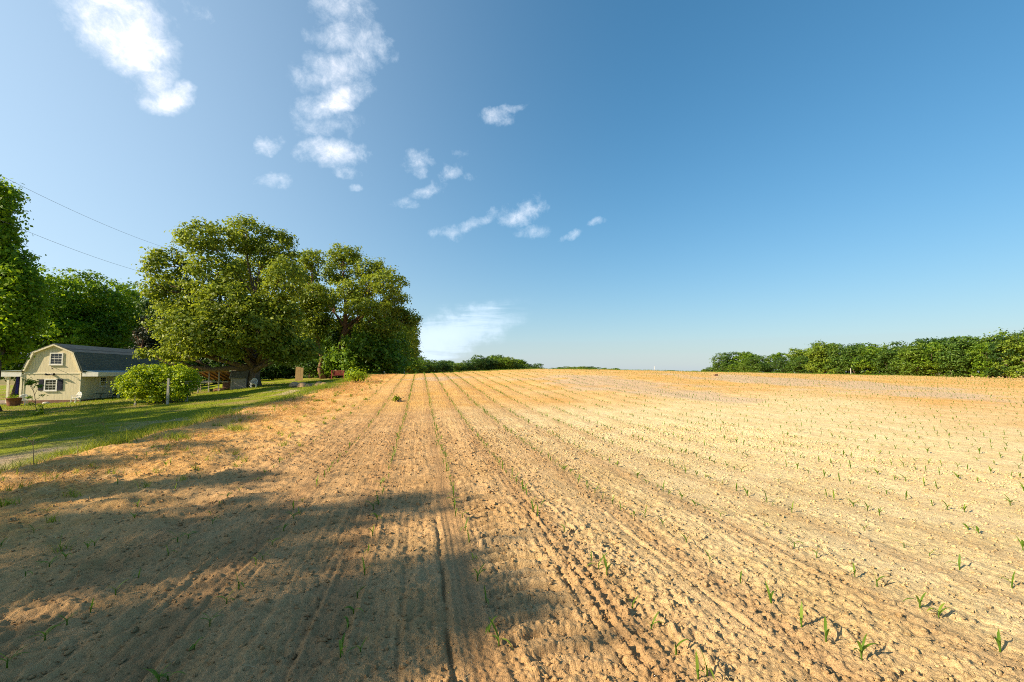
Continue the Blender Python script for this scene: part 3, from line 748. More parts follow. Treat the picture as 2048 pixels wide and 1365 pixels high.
# trees that stand outside the frame on the left and shade the lawn and the foreground
def shade_tree(x, y, B, n, seed, lb, r0=.3):
    rng = np.random.default_rng(seed); p = Vector((x, y, gz(x, y)))
    root = empty('roadside_tree', p, label=lb, cat='tree', group='trees left of the camera that shade the ground')
    cm, C = crown_mesh('crown', B, n, .12, M['vivid'], rng, .42, .2); link('crown', cm, root)
    link('trunk', trunk_mesh('trunk', (0, 0, max(b[2] for b in B) * .8), r0, B, rng, M['bark'], C), root)
def shadow_spot(X, Y, H):          # where a leaf cluster at height H must be to shade the ground at X, Y
    k = H / math.tan(SUN_EL); return Vector((X + math.cos(SUN_AZ) * k, Y + math.sin(SUN_AZ) * k, H))
def px_spots(L, H0, grow=1.0):
    out = []
    for (px, py, hw, hh) in L:
        c = ground_at(px, py); a = ground_at(px, py + hh); b = ground_at(px, max(py - hh, 752)); ry = abs(b.y - a.y) / 2 * grow
        rt = hw * c.y / F; rz = min(.45, rt * .22); H = H0 + .35 * ((px * 7 + py * 3) % 7 - 3) * .5
        out.append((c.x, c.y, H, max(rt - rz * 1.7, rt * .45), ry, rz))
    return out
def caster(x, y, spots, n, seed, lb):
    z0 = gz(x, y); B = []
    for (X, Y, H, rx, ry, rz) in spots:
        w = shadow_spot(X, Y, H + gz(X, Y))
        if w.y > 0 and w.x + rx + .6 > -1.2 * (w.y + ry + .6): continue
        B.append((w.x - x, w.y - y, w.z - z0, rx, ry, rz))
    shade_tree(x, y, B, n, seed, lb)
NEAR = [(150, 1345, 260, 60), (500, 1340, 260, 50), (740, 1310, 120, 55), (985, 1215, 95, 38), (850, 1235, 110, 35), (700, 1190, 110, 32), (300, 1250, 220, 26), (80, 1180, 190, 36), (270, 1120, 190, 36),
        (480, 1085, 110, 32), (850, 1140, 50, 24), (640, 1225, 130, 25), (480, 1022, 130, 18), (790, 1016, 70, 11), (130, 1055, 170, 30), (330, 1055, 110, 24), (150, 990, 170, 13), (420, 962, 100, 8),
        (150, 928, 190, 9), (390, 893, 90, 5), (-200, 1300, 200, 90), (-200, 1100, 200, 70), (930, 1175, 60, 20), (600, 1120, 60, 14), (820, 1002, 90, 10), (1040, 1245, 60, 24), (900, 1120, 40, 16), (560, 1062, 60, 10)]
caster(-17, -5.5, px_spots(NEAR, 8.4), 2800, 201, 'leafy tree just left of the camera shading the nearest soil')
caster(-34, -2, px_spots([(60, 878, 110, 9), (200, 872, 110, 9), (330, 862, 80, 9), (440, 846, 70, 8), (-120, 880, 120, 18), (120, 858, 90, 7), (270, 850, 90, 7), (80, 905, 60, 4), (10, 862, 60, 7), (60, 850, 60, 6), (160, 862, 60, 6), (220, 852, 60, 6), (350, 850, 60, 6), (300, 876, 60, 4), (400, 862, 50, 4), (-40, 890, 60, 6), (120, 888, 60, 5)], 10.5, 2.2), 32000, 202, 'second leafy tree left of the camera shading the near lawn')
caster(-48, 6, px_spots([(60, 838, 90, 7), (190, 836, 90, 6), (310, 832, 80, 6), (420, 822, 60, 7), (520, 812, 50, 7), (600, 800, 40, 6), (-120, 840, 110, 16), (-20, 826, 60, 4), (100, 842, 60, 5), (250, 842, 60, 5), (380, 842, 60, 5), (500, 832, 40, 4), (120, 824, 60, 2), (250, 818, 60, 2)], 11.5, 2.0), 28000, 203, 'third leafy tree left of the camera shading the middle of the lawn')

# ------------------------------------------------------------------ far woods: repeated trees
def far_variants():
    out = []
    for k in range(7):
        rng = np.random.default_rng(300 + k); h = 1.0
        B = []
        for q in range(11):
            a = rng.uniform(0, 6.28); z = rng.uniform(.30, .84); rr_ = rng.uniform(.1, .30) * (1 if k not in (2, 5) else 1.25 - z)
            B.append((math.cos(a) * rr_, math.sin(a) * rr_, z, rng.uniform(.15, .23), rng.uniform(.15, .23), rng.uniform(.11, .16)))
        B.append((0, 0, .86, .17, .17, .12)); B.append((.1, -.12, .2, .22, .2, .14)); B.append((-.15, -.1, .18, .2, .2, .14))
        cm, C = crown_mesh('crown', [[x * 13 for x in b] for b in B], 6000, .26, [M['far'], M['wood'], M['far2'], M['far'], M['far2'], M['far3'], M['far3']][k], rng, .95, .72, 24, .1, [0, .12, -.1, .05, .2, -.15, 0][k])
        tm = trunk_mesh('trunk', (0, 0, 10), .25, [[x * 13 for x in b] for b in B[:4]], rng, M['bark'], None)
        out.append((cm, tm))
    return out
FV = far_variants()
rf = np.random.default_rng(5)
def far_tree(px, Y, top_py, group, label, zoff=None, name='tree', wide=1.0):
    w = at(px, 745, Y); z0 = gz(w.x, w.y) if Y < 420 else -1.6
    h = at(px, top_py, Y).z - z0; k = int(rf.integers(0, 7)); s = max(.12, h / 12.6)
    root = empty(name, (w.x, w.y, z0), rf.uniform(0, 6.28), label=label, cat='tree', group=group)
    root.scale = (s * rf.uniform(.9, 1.2) * wide, s * rf.uniform(.9, 1.2) * wide, s)
    link('crown', FV[k][0], root)
    link('trunk', FV[k][1], root)
    return root
def prof(x, P): return float(np.interp(x, [p[0] for p in P], [p[1] for p in P]))
RP = [(1440, 719), (1452, 714), (1480, 711), (1510, 713), (1540, 711), (1560, 710), (1590, 706), (1612, 695), (1640, 688), (1660, 686), (1680, 690), (1730, 692), (1760, 693), (1800, 688),
      (1850, 684), (1890, 683), (1930, 677), (1950, 678), (2000, 670), (2048, 672), (2200, 668)]
x = 1446.0; i = 0
while x < 2180:
    t = (x - 1440) / 608
    Yd = 1 / (1 / 255 + t * (1 / 150 - 1 / 255))
    near = x > 1800
    far_tree(x, Yd - rf.uniform(0, 5), prof(x, RP) - 4 + rf.uniform(-1, 20), 'front trees of the wood on the far right', 'front-row green tree of the big wood at the right field edge', name='broadleaf_tree', wide=1.05)
    far_tree(x + rf.uniform(-6, 6), Yd + 9, prof(x, RP) - 6 + rf.uniform(-3, 7), 'back trees of the wood on the far right', 'green treetop over the front row of the right-hand wood', name='broadleaf_tree', wide=1.15)
    x += 910 / Yd * rf.uniform(5.4, 8.2); i += 1
LP = [(825, 722), (840, 718), (862, 724), (880, 720), (900, 728), (915, 727), (930, 726), (950, 716), (958, 720), (968, 718), (985, 713), (1000, 716), (1020, 718), (1045, 727), (1060, 730), (1082, 737)]
x = 822.0
while x < 1088:
    far_tree(x, 235 + (x - 822) * .35, prof(x, LP) + rf.uniform(-4, 4), 'trees of the far wood behind the hill crest', 'round far tree peeping over the crest beside the near grove', name='broadleaf_tree', wide=1.2)
    far_tree(x + 4, 255 + (x - 822) * .35, prof(x, LP) + rf.uniform(-6, 2), 'trees of the far wood behind the hill crest', 'round far tree peeping over the crest beside the near grove', name='broadleaf_tree', wide=1.2)
    x += rf.uniform(11, 17)
for (a, b, ty, st) in [(1092, 1094, 738, 9), (1107, 1109, 737, 9), (1120, 1192, 734, 7), (1208, 1232, 737, 8), (1240, 1256, 740, 8), (1282, 1300, 741.5, 8), (1304, 1312, 742.5, 8), (1330, 1360, 742, 8), (1366, 1382, 742, 8), (1385, 1410, 741.5, 9)]:
    x = a
    while x <= b:
        far_tree(x, 430 + rf.uniform(0, 40), ty + rf.uniform(-1.5, 1.5), 'tiny treetops on the distant skyline', 'tiny dark treetop on the distant skyline', name='broadleaf_tree', wide=1.9)
        x += st * rf.uniform(.8, 1.2)
for px, ty in [(1410, 738), (1418, 735), (1428, 734), (1436, 734), (1442, 738)]:
    far_tree(px, 290, ty, 'low trees at the left end of the right-hand wood', 'low dark tree at the left tip of the right-hand wood', name='broadleaf_tree', wide=1.3)

# ------------------------------------------------------------------ the barn house
def house():
    p = at(48, 745, 40.0); z0 = gz(p.x, p.y + 1) + .02
    root = empty('barn_house', (p.x, p.y, z0), ROWA, label='cream gambrel-roofed barn house with white porches and navy shutters', cat='house')
    W, Lh, zb, ze, zk, zp, ik = 4.32, 13.0, .28, 2.86, 4.50, 5.22, .62
    MB().box(-.02, W + .02, -.02, Lh, -.5, zb).build('foundation', M['brick'], root)
    MB().prism([(0, zb), (W, zb), (W, ze), (W - ik, zk), (W / 2, zp), (ik, zk), (0, ze)], 0, Lh).build('wall', M['siding'], root)
    rf_ = MB(); th = .09; ov = .14
    def slab(a, b, y0, y1):
        (x0, z0_), (x1, z1_) = a, b; d = Vector((x1 - x0, 0, z1_ - z0_)).normalized(); n = Vector((-d.z, 0, d.x))
        if n.z < 0: n = -n
        q = [Vector((x0, 0, z0_)) + n * .01, Vector((x1, 0, z1_)) + n * .01, Vector((x1, 0, z1_)) + n * th, Vector((x0, 0, z0_)) + n * th]
        rf_.add([(v.x, y0, v.z) for v in q] + [(v.x, y1, v.z) for v in q], [(0, 1, 2, 3), (7, 6, 5, 4), (0, 4, 5, 1), (1, 5, 6, 2), (2, 6, 7, 3), (3, 7, 4, 0)])
    slab((-.10, ze - .12), (ik, zk), -ov, Lh + ov); slab((W - ik, zk), (W + .10, ze - .12), -ov, Lh + ov)
    slab((ik - .03, zk - .02), (W / 2, zp), -ov - .003, Lh + ov + .003); slab((W / 2, zp), (W - ik + .03, zk - .02), -ov - .006, Lh + ov + .006)
    roof = rf_.build('roof', M['shingle'], root)
    rk = MB()
    def rake(a, b, w=.12):
        (x0, z0_), (x1, z1_) = a, b; d = Vector((x1 - x0, 0, z1_ - z0_)).normalized(); n = Vector((-d.z, 0, d.x)); n = -n if n.z > 0 else n
        q = [Vector((x0, 0, z0_)), Vector((x1, 0, z1_)), Vector((x1, 0, z1_)) + n * w, Vector((x0, 0, z0_)) + n * w]
        rk.add([(v.x, -ov - .03, v.z + .01) for v in q] + [(v.x, -.004, v.z + .01) for v in q], [(0, 1, 2, 3), (7, 6, 5, 4), (0, 4, 5, 1), (1, 5, 6, 2), (2, 6, 7, 3), (3, 7, 4, 0)])
    rake((0, ze), (ik, zk)); rake((W - ik, zk), (W, ze)); rake((ik, zk), (W / 2, zp)); rake((W / 2, zp), (W - ik, zk))
    rk.build('roof_trim', M['creamtrim'], roof)
    MB().box(.0, W, -.035, -.002, 2.60, 2.70).build('band_board', M['creamtrim'], root)
    for xx in (0, W - .09): MB().box(xx, xx + .09, -.03, -.003, zb, 2.597).build('corner_board', M['creamtrim'], root)
    def window(cx, cz, w, h, side=False, shutters=False):
        def bx(mb, a0, a1, d0, d1, z0_, z1_):
            if side: return mb.box(W + d0, W + d1, cx + a0, cx + a1, z0_, z1_)
            return mb.box(cx + a0, cx + a1, -d1, -d0, z0_, z1_)
        f = MB(); t = .10
        bx(f, -w / 2, -w / 2 + t, .003, .05, cz - h / 2, cz + h / 2); bx(f, w / 2 - t, w / 2, .003, .05, cz - h / 2, cz + h / 2)
        bx(f, -w / 2 + t, w / 2 - t, .003, .05, cz + h / 2 - t, cz + h / 2); bx(f, -w / 2 + t, w / 2 - t, .003, .05, cz - h / 2, cz - h / 2 + t)
        fr = f.build('window', M['white'], root)
        g = MB(); bx(g, -w / 2 + t, w / 2 - t, .002, .012, cz - h / 2 + t, cz + h / 2 - t); g.build('glass', M['glass'], fr)
        m = MB(); iw = w - 2 * t; ih = h - 2 * t
        for k in (1, 2): bx(m, -iw / 2 + iw * k / 3 - .008, -iw / 2 + iw * k / 3 + .008, .0125, .026, cz - ih / 2, cz + ih / 2)
        for k in (1, 3): bx(m, -iw / 2, iw / 2, .0125, .024, cz - ih / 2 + ih * k / 4 - .008, cz - ih / 2 + ih * k / 4 + .008)
        bx(m, -iw / 2, iw / 2, .0125, .034, cz - .03, cz + .03)
        m.build('muntins', M['white'], fr)
        s = MB(); bx(s, -w / 2 - .04, w / 2 + .04, .003, .09, cz - h / 2 - .05, cz - h / 2 - .002); s.build('sill', M['white'], fr)
        if shutters:
            for sg in (-1, 1):
                s = MB(); a0 = sg * (w / 2 + .02); a1 = sg * (w / 2 + .42); a0, a1 = min(a0, a1), max(a0, a1)
                s.box(cx + a0, cx + a1, -.04, -.003, cz - h / 2 + .03, cz + h / 2 - .03)
                for z in (-.5, 0.02):
                    for q in range(6): s.box(cx + a0 + .05, cx + a1 - .05, -.055, -.0405, cz + z * h * .8 + .06 + q * .06, cz + z * h * .8 + .095 + q * .06)
                s.build('shutter', M['shutter'], root)
    window(2.36, 3.93, 1.02, 1.08); window(2.06, 1.62, .98, 1.05, shutters=True); window(2.9, 1.85, .95, .95, side=True)
    # roof lamp with its long arm, and the double flood lamp
    la = MB(); la.tube([(2.15, -.02, 3.18), (2.2, -.25, 3.22), (2.32, -.42, 3.16), (2.42, -.5, 3.08)], .018, 6); la.lathe([(.0, .05), (.03, .04), (.10, -.03), (.11, -.04)], (2.42, -.5, 3.04), 12)
    la.build('gooseneck_lamp', M['black'], root, True)
    fl = MB(); fl.box(2.0, 2.2, -.10, -.036, 2.5, 2.6)
    for sg in (-1, 1): fl.tube([(2.1, -.08, 2.53), (2.1 + sg * .16, -.2, 2.50), (2.1 + sg * .34, -.28, 2.57)], [.03, .05, .10], 8)
    fl.build('flood_lamp', M['black'], root, True)
    # side porches
    for side in (0, 1):
        D = 1.3 if side else 5.2; sx = W if side else 0; sg = 1 if side else -1; y1 = Lh if side else 6.5
        def X(a): return sx + sg * a
        zt, zo = ze + .02, ze - .20
        r = MB(); n0, n1 = X(.02), X(D)
        r.add([(n0, -.05, zt), (n1, -.05, zo), (n1, y1, zo), (n0, y1, zt), (n0, -.05, zt + .05), (n1, -.05, zo + .05), (n1, y1, zo + .05), (n0, y1, zt + .05)],
              [(0, 1, 2, 3), (4, 7, 6, 5), (0, 4, 5, 1), (1, 5, 6, 2), (2, 6, 7, 3), (3, 7, 4, 0)])
        pr = r.build('porch_roof', M['gutter'], root)
        f = MB(); a, b = sorted((X(D + .003), X(D + .05))); f.box(a, b, -.08, y1, zo - .30, zo + .07)
        a, b = sorted((X(.12), X(D))); f.box(a, b, -.08, -.053, zo - .30, zo + .07)
        f.build('fascia', M['white'], pr)
        a, b = sorted((X(.03), X(D)))
        MB().box(a, b, 0, y1, -.3, .06).build('porch_floor', M['porch'], root)
        for yy in ((3.0, 7.5, 12.0) if side else (.06,)):
            a, b = sorted((X(D - .12), X(D)))
            if not side: a, b = -1.25, -1.08
            MB().box(a, b, yy, yy + .14, .06, zo - .0, 0).build('porch_post', M['creamtrim'], root)
    MB().box(-.21, -.05, -.055, .085, .06, 2.6).build('porch_post', M['creamtrim'], root)
    for a in (-1.55, -.62): MB().box(a, a + .2, 1.4, 1.46, .06, 2.35).build('post_shade_panel', M['blue'], root)  # dark blue slabs added to imitate the shaded sides of the porch posts
    return root
HS = house()
def on_house(a, b):
    c, s = math.cos(ROWA), math.sin(ROWA)
    x = HS.location.x + a * c - b * s; y = HS.location.y + a * s + b * c; return Vector((x, y, max(gz(x, y), -9)))

# white cast-iron garden chairs
def iron_chair(p, rz, label):
    root = empty('garden_chair', p, rz, label=label, cat='chair', group='ornate white metal garden chairs')
    w = .26
    s = MB(); [s.tube([(math.cos(q) * .23, math.sin(q) * .21, .41), (math.cos(q + .5) * .25, math.sin(q + .5) * .24, .30), (math.cos(q + 1) * .23, math.sin(q + 1) * .21, .41)], .02, 4) for q in range(6)]; s.lathe([(.0, .40), (.24, .40), (.26, .415), (.24, .43), (0, .43)], n=14); s.build('seat', M['white'], root)
    b = MB()
    b.tube([(-w, .22, .4), (-w - .02, .27, .65), (-w * .6, .30, .84), (0, .31, .90), (w * .6, .30, .84), (w + .02, .27, .65), (w, .22, .4)], .036, 6)
    for k in range(-2, 3):
        x = k * .09; b.tube([(x, .23, .42), (x + .05, .25, .52), (x - .04, .27, .62), (x + .03, .28, .72), (x * .8, .29, .84)], .026, 5)
    b.build('backrest', M['white'], root)
    for sx in (-1, 1):
        a = MB(); a.tube([(sx * w, .22, .62), (sx * .31, .05, .64), (sx * .30, -.16, .62), (sx * .24, -.18, .42)], .018, 6)
        a.tube([(sx * .28, .1, .43), (sx * .31, 0, .53), (sx * .29, -.1, .43)], .014, 5); a.build('armrest', M['white'], root)
        for sy in (-1, 1):
            l = MB(); l.tube([(sx * .2, sy * .17, .40), (sx * .25, sy * .2, .22), (sx * .2, sy * .18, .10), (sx * .27, sy * .24, -.02)], .036, 6); l.build('leg', M['white'], root)
    return root
pp = ground_at(44, 811); iron_chair(pp, .5, 'ornate white garden chair beside the brown planters at the house corner')
pp = ground_at(151, 806); iron_chair(pp, -.2, 'ornate white garden chair at the right corner of the house front')
pp = ground_at(507, 776); iron_chair(pp, .3, 'ornate white garden chair at the foot of the big oak trunk')

def planter(p, r, h, label, seed):
    root = empty('planter', p, label=label, cat='planter', group='brown tub planters')
    MB().lathe([(r * .78, 0), (r * .9, h * .5), (r, h * .93), (r * 1.07, h * .93), (r * 1.07, h), (r * .95, h), (r * .93, h * .85)], n=22).build('tub', M['terra'], root, True)
    MB().lathe([(0, h * .87), (r * .6, h * .89), (r * .925, h * .86)], n=22).build('earth', M['earth'], root)
    rng = np.random.default_rng(seed)
    cm, _ = crown_mesh('plant', [(0, 0, h * 1.08, r * .7, r * .7, .12)], 200, .04, M['vivid'], rng, .15, .2); link('plant', cm, root)
pp = ground_at(27, 813); planter(pp, .46, .68, 'front brown tub planter beside the white garden chair', 1)
pp = ground_at(13, 809); pp.y += .6; planter(pp, .42, .66, 'rear brown tub planter, half hidden by the front one', 2)
mb = MB(); mb.lathe([(0, .16), (.12, .15), (.2, .08), (.22, 0), (.2, -.05)], n=9); st = mb.build('stone', M['stone'], None, True)
st.location = ground_at(92, 808); st.scale = (1.3, .8, 1); st.rotation_euler = (.1, 0, .4); tagset(st, 'pale stone lying in the bed in front of the house', 'stone')

# porch furniture
def patio_chair(p, rz, label):
    root = empty('patio_chair', p, rz, label=label, cat='chair', group='dark green porch chairs')
    MB().box(-.26, .26, -.26, .26, .40, .44).build('seat', M['green_metal'], root, bevel=.01)
    MB().box(-.26, .26, .24, .28, .46, 1.0, tilt=-.18, c=(0, .26, .46)).build('backrest', M['green_metal'], root, bevel=.01)
    for sx in (-1, 1):
        a = MB(); a.tube([(sx * .28, .25, .62), (sx * .29, -.2, .62)], .022); a.build('armrest', M['green_metal'], root)
        for sy in (-1, 1): MB().tube([(sx * .27, sy * .23, 0), (sx * .27, sy * .23, .61 if sy < 0 else .45)], .016).build('leg', M['green_metal'], root)
zf = HS.location.z + .06
for (a, b, rz, lb) in [(4.32 + .75, 3.1, -1.9, 'dark green porch chair below the side window'), (4.32 + .7, 5.0, -1.5, 'dark green porch chair farther along the porch by the arbor')]:
    q = on_house(a, b); q.z = zf; patio_chair(q, ROWA + rz + 1.57, lb)
q = on_house(4.32 + .8, 1.3); q.z = zf
tb = empty('patio_table', q, label='small round metal table on the porch left of the green chairs', cat='table')
MB().lathe([(0, .70), (.42, .70), (.44, .715), (.42, .73), (0, .73)], n=20).build('tabletop', M['green_metal'], tb)
for k in range(3):
    a = k * 2.1; MB().tube([(.1 * math.cos(a), .1 * math.sin(a), .70), (.06 * math.cos(a), .06 * math.sin(a), .35), (.3 * math.cos(a), .3 * math.sin(a), 0)], .015).build('leg', M['green_metal'], tb)

# sapling on the lawn
def sapling():
    p = ground_at(74, 831); s = p.y / F; rng = np.random.default_rng(7)
    root = empty('sapling', p, label='spindly young tree with few leaves standing on the lawn before the house', cat='tree')
    def L(px, py, dy=0): w = at(px, py, p.y + dy) - p; return w
    t = MB(); t.tube([(0, 0, -.05), L(71, 806), L(69, 790), L(65, 776), L(61, 766)], [.024, .018, .014, .010, .006], 7)
    ends = [(71, 806, 60, 795), (70, 800, 84, 792), (69, 790, 78, 772), (68, 784, 58, 768), (65, 776, 52, 762), (66, 778, 74, 764), (72, 815, 84, 812), (72, 815, 62, 808), (73, 822, 82, 820)]
    for a, b, c, d in ends: t.tube([L(a, b), L((a + c) / 2, (b + d) / 2 + 1), L(c, d, rng.uniform(-.4, .4))], [.014, .010, .005], 5)
    t.build('trunk', M['bark'], root, True)
    B = [(*L(c, d), .13, .13, .09) for a, b, c, d in ends] + [(*L(61, 764), .15, .15, .15), (0, 0, .12, .35, .35, .12)]
    cm, _ = crown_mesh('crown', B, 900, .05, M['wood'], rng, .16, .2, 12); link('crown', cm, root)
sapling()

# vine-covered arbor
def arbor():
    p = ground_at(320, 808); Y = p.y; s = Y / F
    root = empty('arbor', p, label='wooden arbor buried under bright yellow-green vine leaves', cat='arbor')
    def L(px, py, dy=0): return at(px, py, Y + dy) - p
    for (x, yb, yt, dy, r) in [(335, 808, 757, -1.45, .065), (270, 813, 786, -.7, .055), (373, 806, 768, .1, .06), (300, 803, 760, 2.0, .06), (360, 801, 757, 2.2, .06)]:
        b = L(x, yb, dy); w = b + p; b.z = gz(w.x, w.y) - p.z - .05; t = L(x, yt, dy)
        MB().box(b.x - r, b.x + r, b.y - r, b.y + r, b.z, max(t.z, 1.6), rz=.2).build('post', M['palewood'], root)
    m = MB()
    for dy in (-.6, 2.1): a = L(265, 762, dy); b = L(375, 762, dy); m.box(a.x, b.x, a.y - .05, a.y + .05, 1.42, 1.56)
    for k in range(6): a = L(268 + k * 20, 760, -.9); m.box(a.x - .03, a.x + .03, a.y, a.y + 3.0, 1.565, 1.64)
    m.build('lattice', M['oldwood'], root)
    rng = np.random.default_rng(9)
    B = []
    for (x, y, rx, ry) in [(262, 772, 20, 22), (285, 755, 26, 18), (320, 750, 32, 16), (355, 750, 28, 16), (378, 762, 14, 20), (300, 775, 26, 18), (345, 778, 26, 20), (362, 785, 14, 14), (290, 745, 18, 10), (335, 740, 24, 9), (280, 790, 14, 10), (250, 768, 12, 14), (318, 795, 16, 10)]:
        for dy in (-.55, 1.2):
            if dy < 0 and abs(x - 335) < 8: continue
            w = L(x, y - 3, dy); B.append((w.x, w.y, w.z, rx * s * .86, .7, ry * s * .92))
    cm, C = crown_mesh('vine', B, 26000, .075, M['vine'], rng, .34, .72, 26, .2); link('vine', cm, root)
    v = MB()
    for k in range(7):
        x0 = rng.uniform(285, 350); a = L(x0, 806, .3); v.tube(limb_path((a.x, a.y, -.05), (a.x + rng.normal() * .6, a.y + rng.normal() * .4, 1.6), rng, 6), [.05, .045, .04, .035, .03, .025, .02], 6)
    v.build('vine_stem', M['bark'], root, True)
arbor()

# open lean-to with the closed grey shed beside it
def sheds():
    Y = 45.0
    p = at(462, 786, Y); p.z = gz(p.x, p.y) - .02
    root = empty('shed', p, R(8), label='grey board shed with a mossy gambrel roof left of the oak trunk', cat='shed')
    W, D = 1.35, 2.6; ze, zk, zp = 1.25, 1.95, 2.2
    prof_ = [(-.0, 0), (D, 0), (D, ze), (D - .45, zk), (D / 2, zp), (.45, zk), (0, ze)]     # in y,z ; extruded in x
    w = MB(); n = len(prof_)
    w.add([(0, y, z) for y, z in prof_] + [(W, y, z) for y, z in prof_], [tuple(range(n)), tuple(range(2 * n - 1, n - 1, -1))] + [(i, i + n, (i + 1) % n + n, (i + 1) % n) for i in range(n)])
    w.build('wall', M['graywood'], root)
    r = MB(); seq = [(-.12, ze - .12), (.42, zk + .02), (D / 2, zp + .04), (D - .42, zk + .02), (D + .12, ze - .12)]
    for (y0, z0), (y1, z1) in zip(seq, seq[1:]):
        r.add([(-.12, y0, z0), (W + .12, y0, z0), (W + .12, y1, z1), (-.12, y1, z1), (-.12, y0, z0 + .07), (W + .12, y0, z0 + .07), (W + .12, y1, z1 + .07), (-.12, y1, z1 + .07)],
              [(0, 1, 2, 3), (4, 7, 6, 5), (0, 4, 5, 1), (1, 5, 6, 2), (2, 6, 7, 3), (3, 7, 4, 0)])
    rr_ = r.build('roof', M['barnroof'], root)
    t = MB()
    for (y0, z0), (y1, z1) in zip(seq[:2], seq[1:3]): t.tube([(-.15, y0, z0 + .02), (-.15, y1, z1 + .02)], .05, 4)
    t.build('roof_trim', M['palewood'], rr_)
    MB().box(-.05, .05, -.05, .05, 0, ze).build('corner_post', M['palewood'], root)
    # lean-to
    p2 = at(398, 790, Y - .3); p2.z = gz(p2.x, p2.y)
    L2 = (p - p2).length - .25
    root2 = empty('lean_to', p2, R(8), label='open lean-to with bare rafters and thin posts between arbor and grey shed', cat='shed')
    zt = p.z - p2.z
    zf_, zb_ = 2.05, 1.25
    r = MB(); r.add([(-.2, -.3, zf_), (L2, -.3, zf_ + .05), (L2, 2.6, zb_), (-.2, 2.6, zb_), (-.2, -.3, zf_ + .04), (L2, -.3, zf_ + .09), (L2, 2.6, zb_ + .04), (-.2, 2.6, zb_ + .04)],
                    [(0, 1, 2, 3), (4, 7, 6, 5), (0, 4, 5, 1), (1, 5, 6, 2), (2, 6, 7, 3), (3, 7, 4, 0)])
    rr_ = r.build('roof', M['underroof'], root2)
    ra = MB()
    for k in range(6):
        x = -.1 + k * (L2 + .0) / 5.2; ra.add([(x, -.28, zf_ - .13), (x + .07, -.28, zf_ - .13), (x + .07, 2.55, zb_ - .13), (x, 2.55, zb_ - .13), (x, -.28, zf_ - .004), (x + .07, -.28, zf_ - .004), (x + .07, 2.55, zb_ - .004), (x, 2.55, zb_ - .004)],
                                              [(0, 1, 2, 3), (4, 7, 6, 5), (0, 4, 5, 1), (1, 5, 6, 2), (2, 6, 7, 3), (3, 7, 4, 0)])
    ra.build('rafters', M['brownwood'], rr_)
    for x in (-.05, L2 * .33, L2 * .66): MB().box(x, x + .09, -.25, -.16, -.2, zf_ - .0).build('post', M['palewood'], root2)
    MB().box(0, L2, -.24, -.17, 1.02, 1.10).build('rail', M['palewood'], root2)
    MB().box(L2 * .36, L2, 2.45, 2.52, -.1, zb_ - .14).build('back_wall', M['brownwood'], root2)
    return p2, L2
p2, L2 = sheds()
# sawn logs and a barrow under the lean-to
rg = random.Random(3)
q = p2 + Vector((L2 * .55, .9, .0))
lp = empty('log_pile', q, .1, label='low heap of pinkish sawn logs under the lean-to', cat='log pile')
for k in range(9):
    m = MB(); x = -.5 + (k % 5) * .25 + (.12 if k > 4 else 0); z = .10 + (.2 if k > 4 else 0)
    m.tube([(x, -.3, z), (x + rg.uniform(-.05, .05), .35, z)], .11, 9); m.build('log', M['underroof'], lp)
q = p2 + Vector((L2 * .36, .3, .02))
bk = empty('bucket', q, label='dark bucket standing under the lean-to beside the middle post', cat='bucket')
MB().lathe([(.10, 0), (.15, .32), (.16, .32), (.16, .34), (.14, .34)], n=14).build('tub', M['green_metal'], bk, True)
MB().tube([(-.15, 0, .32), (-.1, 0, .48), (.1, 0, .48), (.15, 0, .32)], .01).build('handle', M['black'], bk)

# leaning board, red bench, posts and poles
p = at(595, 763, 54); p.z = gz(p.x, p.y)
bd = MB().box(-.28, .28, -.03, .03, 0, 1.65).box(.285, .60, -.025, .03, .05, 1.55).build('board', M['tan']); bd.location = p; bd.rotation_euler = (-.08, 0, .1)
tagset(bd, 'upright tan plywood board standing at the foot of the wood right of the oak', 'board')
def bench():
    p = at(675, 763, 53); p.z = gz(p.x, p.y)
    root = empty('garden_bench', p, .25, label='faded red slatted garden bench in the shade at the foot of the wood', cat='bench')
    s = MB(); [s.box(-.75, .75, -.2 + k * .11, -.12 + k * .11, .42, .45) for k in range(4)]; s.build('seat', M['red'], root)
    s = MB(); [s.box(-.75, .75, .26, .29, .52 + k * .13, .61 + k * .13) for k in range(4)]; s.build('backrest', M['red'], root)
    for x in (-.7, .62):
        for y in (-.2, .2): MB().box(x, x + .07, y, y + .07, 0, .419 if y < 0 else 1.0).build('leg', M['red'], root)
bench()
def post(px, pyb, pyt, r, mat, label, name, lean=0, Y=None):
    p = ground_at(px, pyb) if Y is None else at(px, pyb, Y); 
    if Y is not None: p.z = gz(p.x, p.y)
    h = at(px, pyt, p.y).z - p.z
    m = MB(); m.tube([(0, 0, -.2), (lean * .5, 0, h * .5), (lean, 0, h)], [r, r * .95, r * .85], 9); o = m.build(name, mat, None, True); o.location = p
    return tagset(o, label, 'post' if 'post' in name else 'pole')
post(754, 756, 723, .17, M['palewood'], 'weathered grey wooden post leaning slightly at the edge of the wood', 'wooden_post', -.15, 60)
post(808, 751, 713, .10, M['galv'], 'thin white pole in front of the last trees of the near wood', 'white_pole', 0, 78)
post(737, 757, 745, .05, M['palewood'], 'short fence post left of the leaning wooden post', 'fence_post', 0, 58)
post(1309, 748, 732, .5, M['galv'], 'tiny mast on the distant skyline beyond the middle of the field', 'mast', 0, 640)
post(1702, 752, 737, .16, M['palewood'], 'thin pale pole in front of the right-hand wood', 'utility_pole', 0, 175)
for o in bpy.data.objects:
    if o.name == 'mast': o.location.z = -1.5
mb = MB(); rg = random.Random(8)
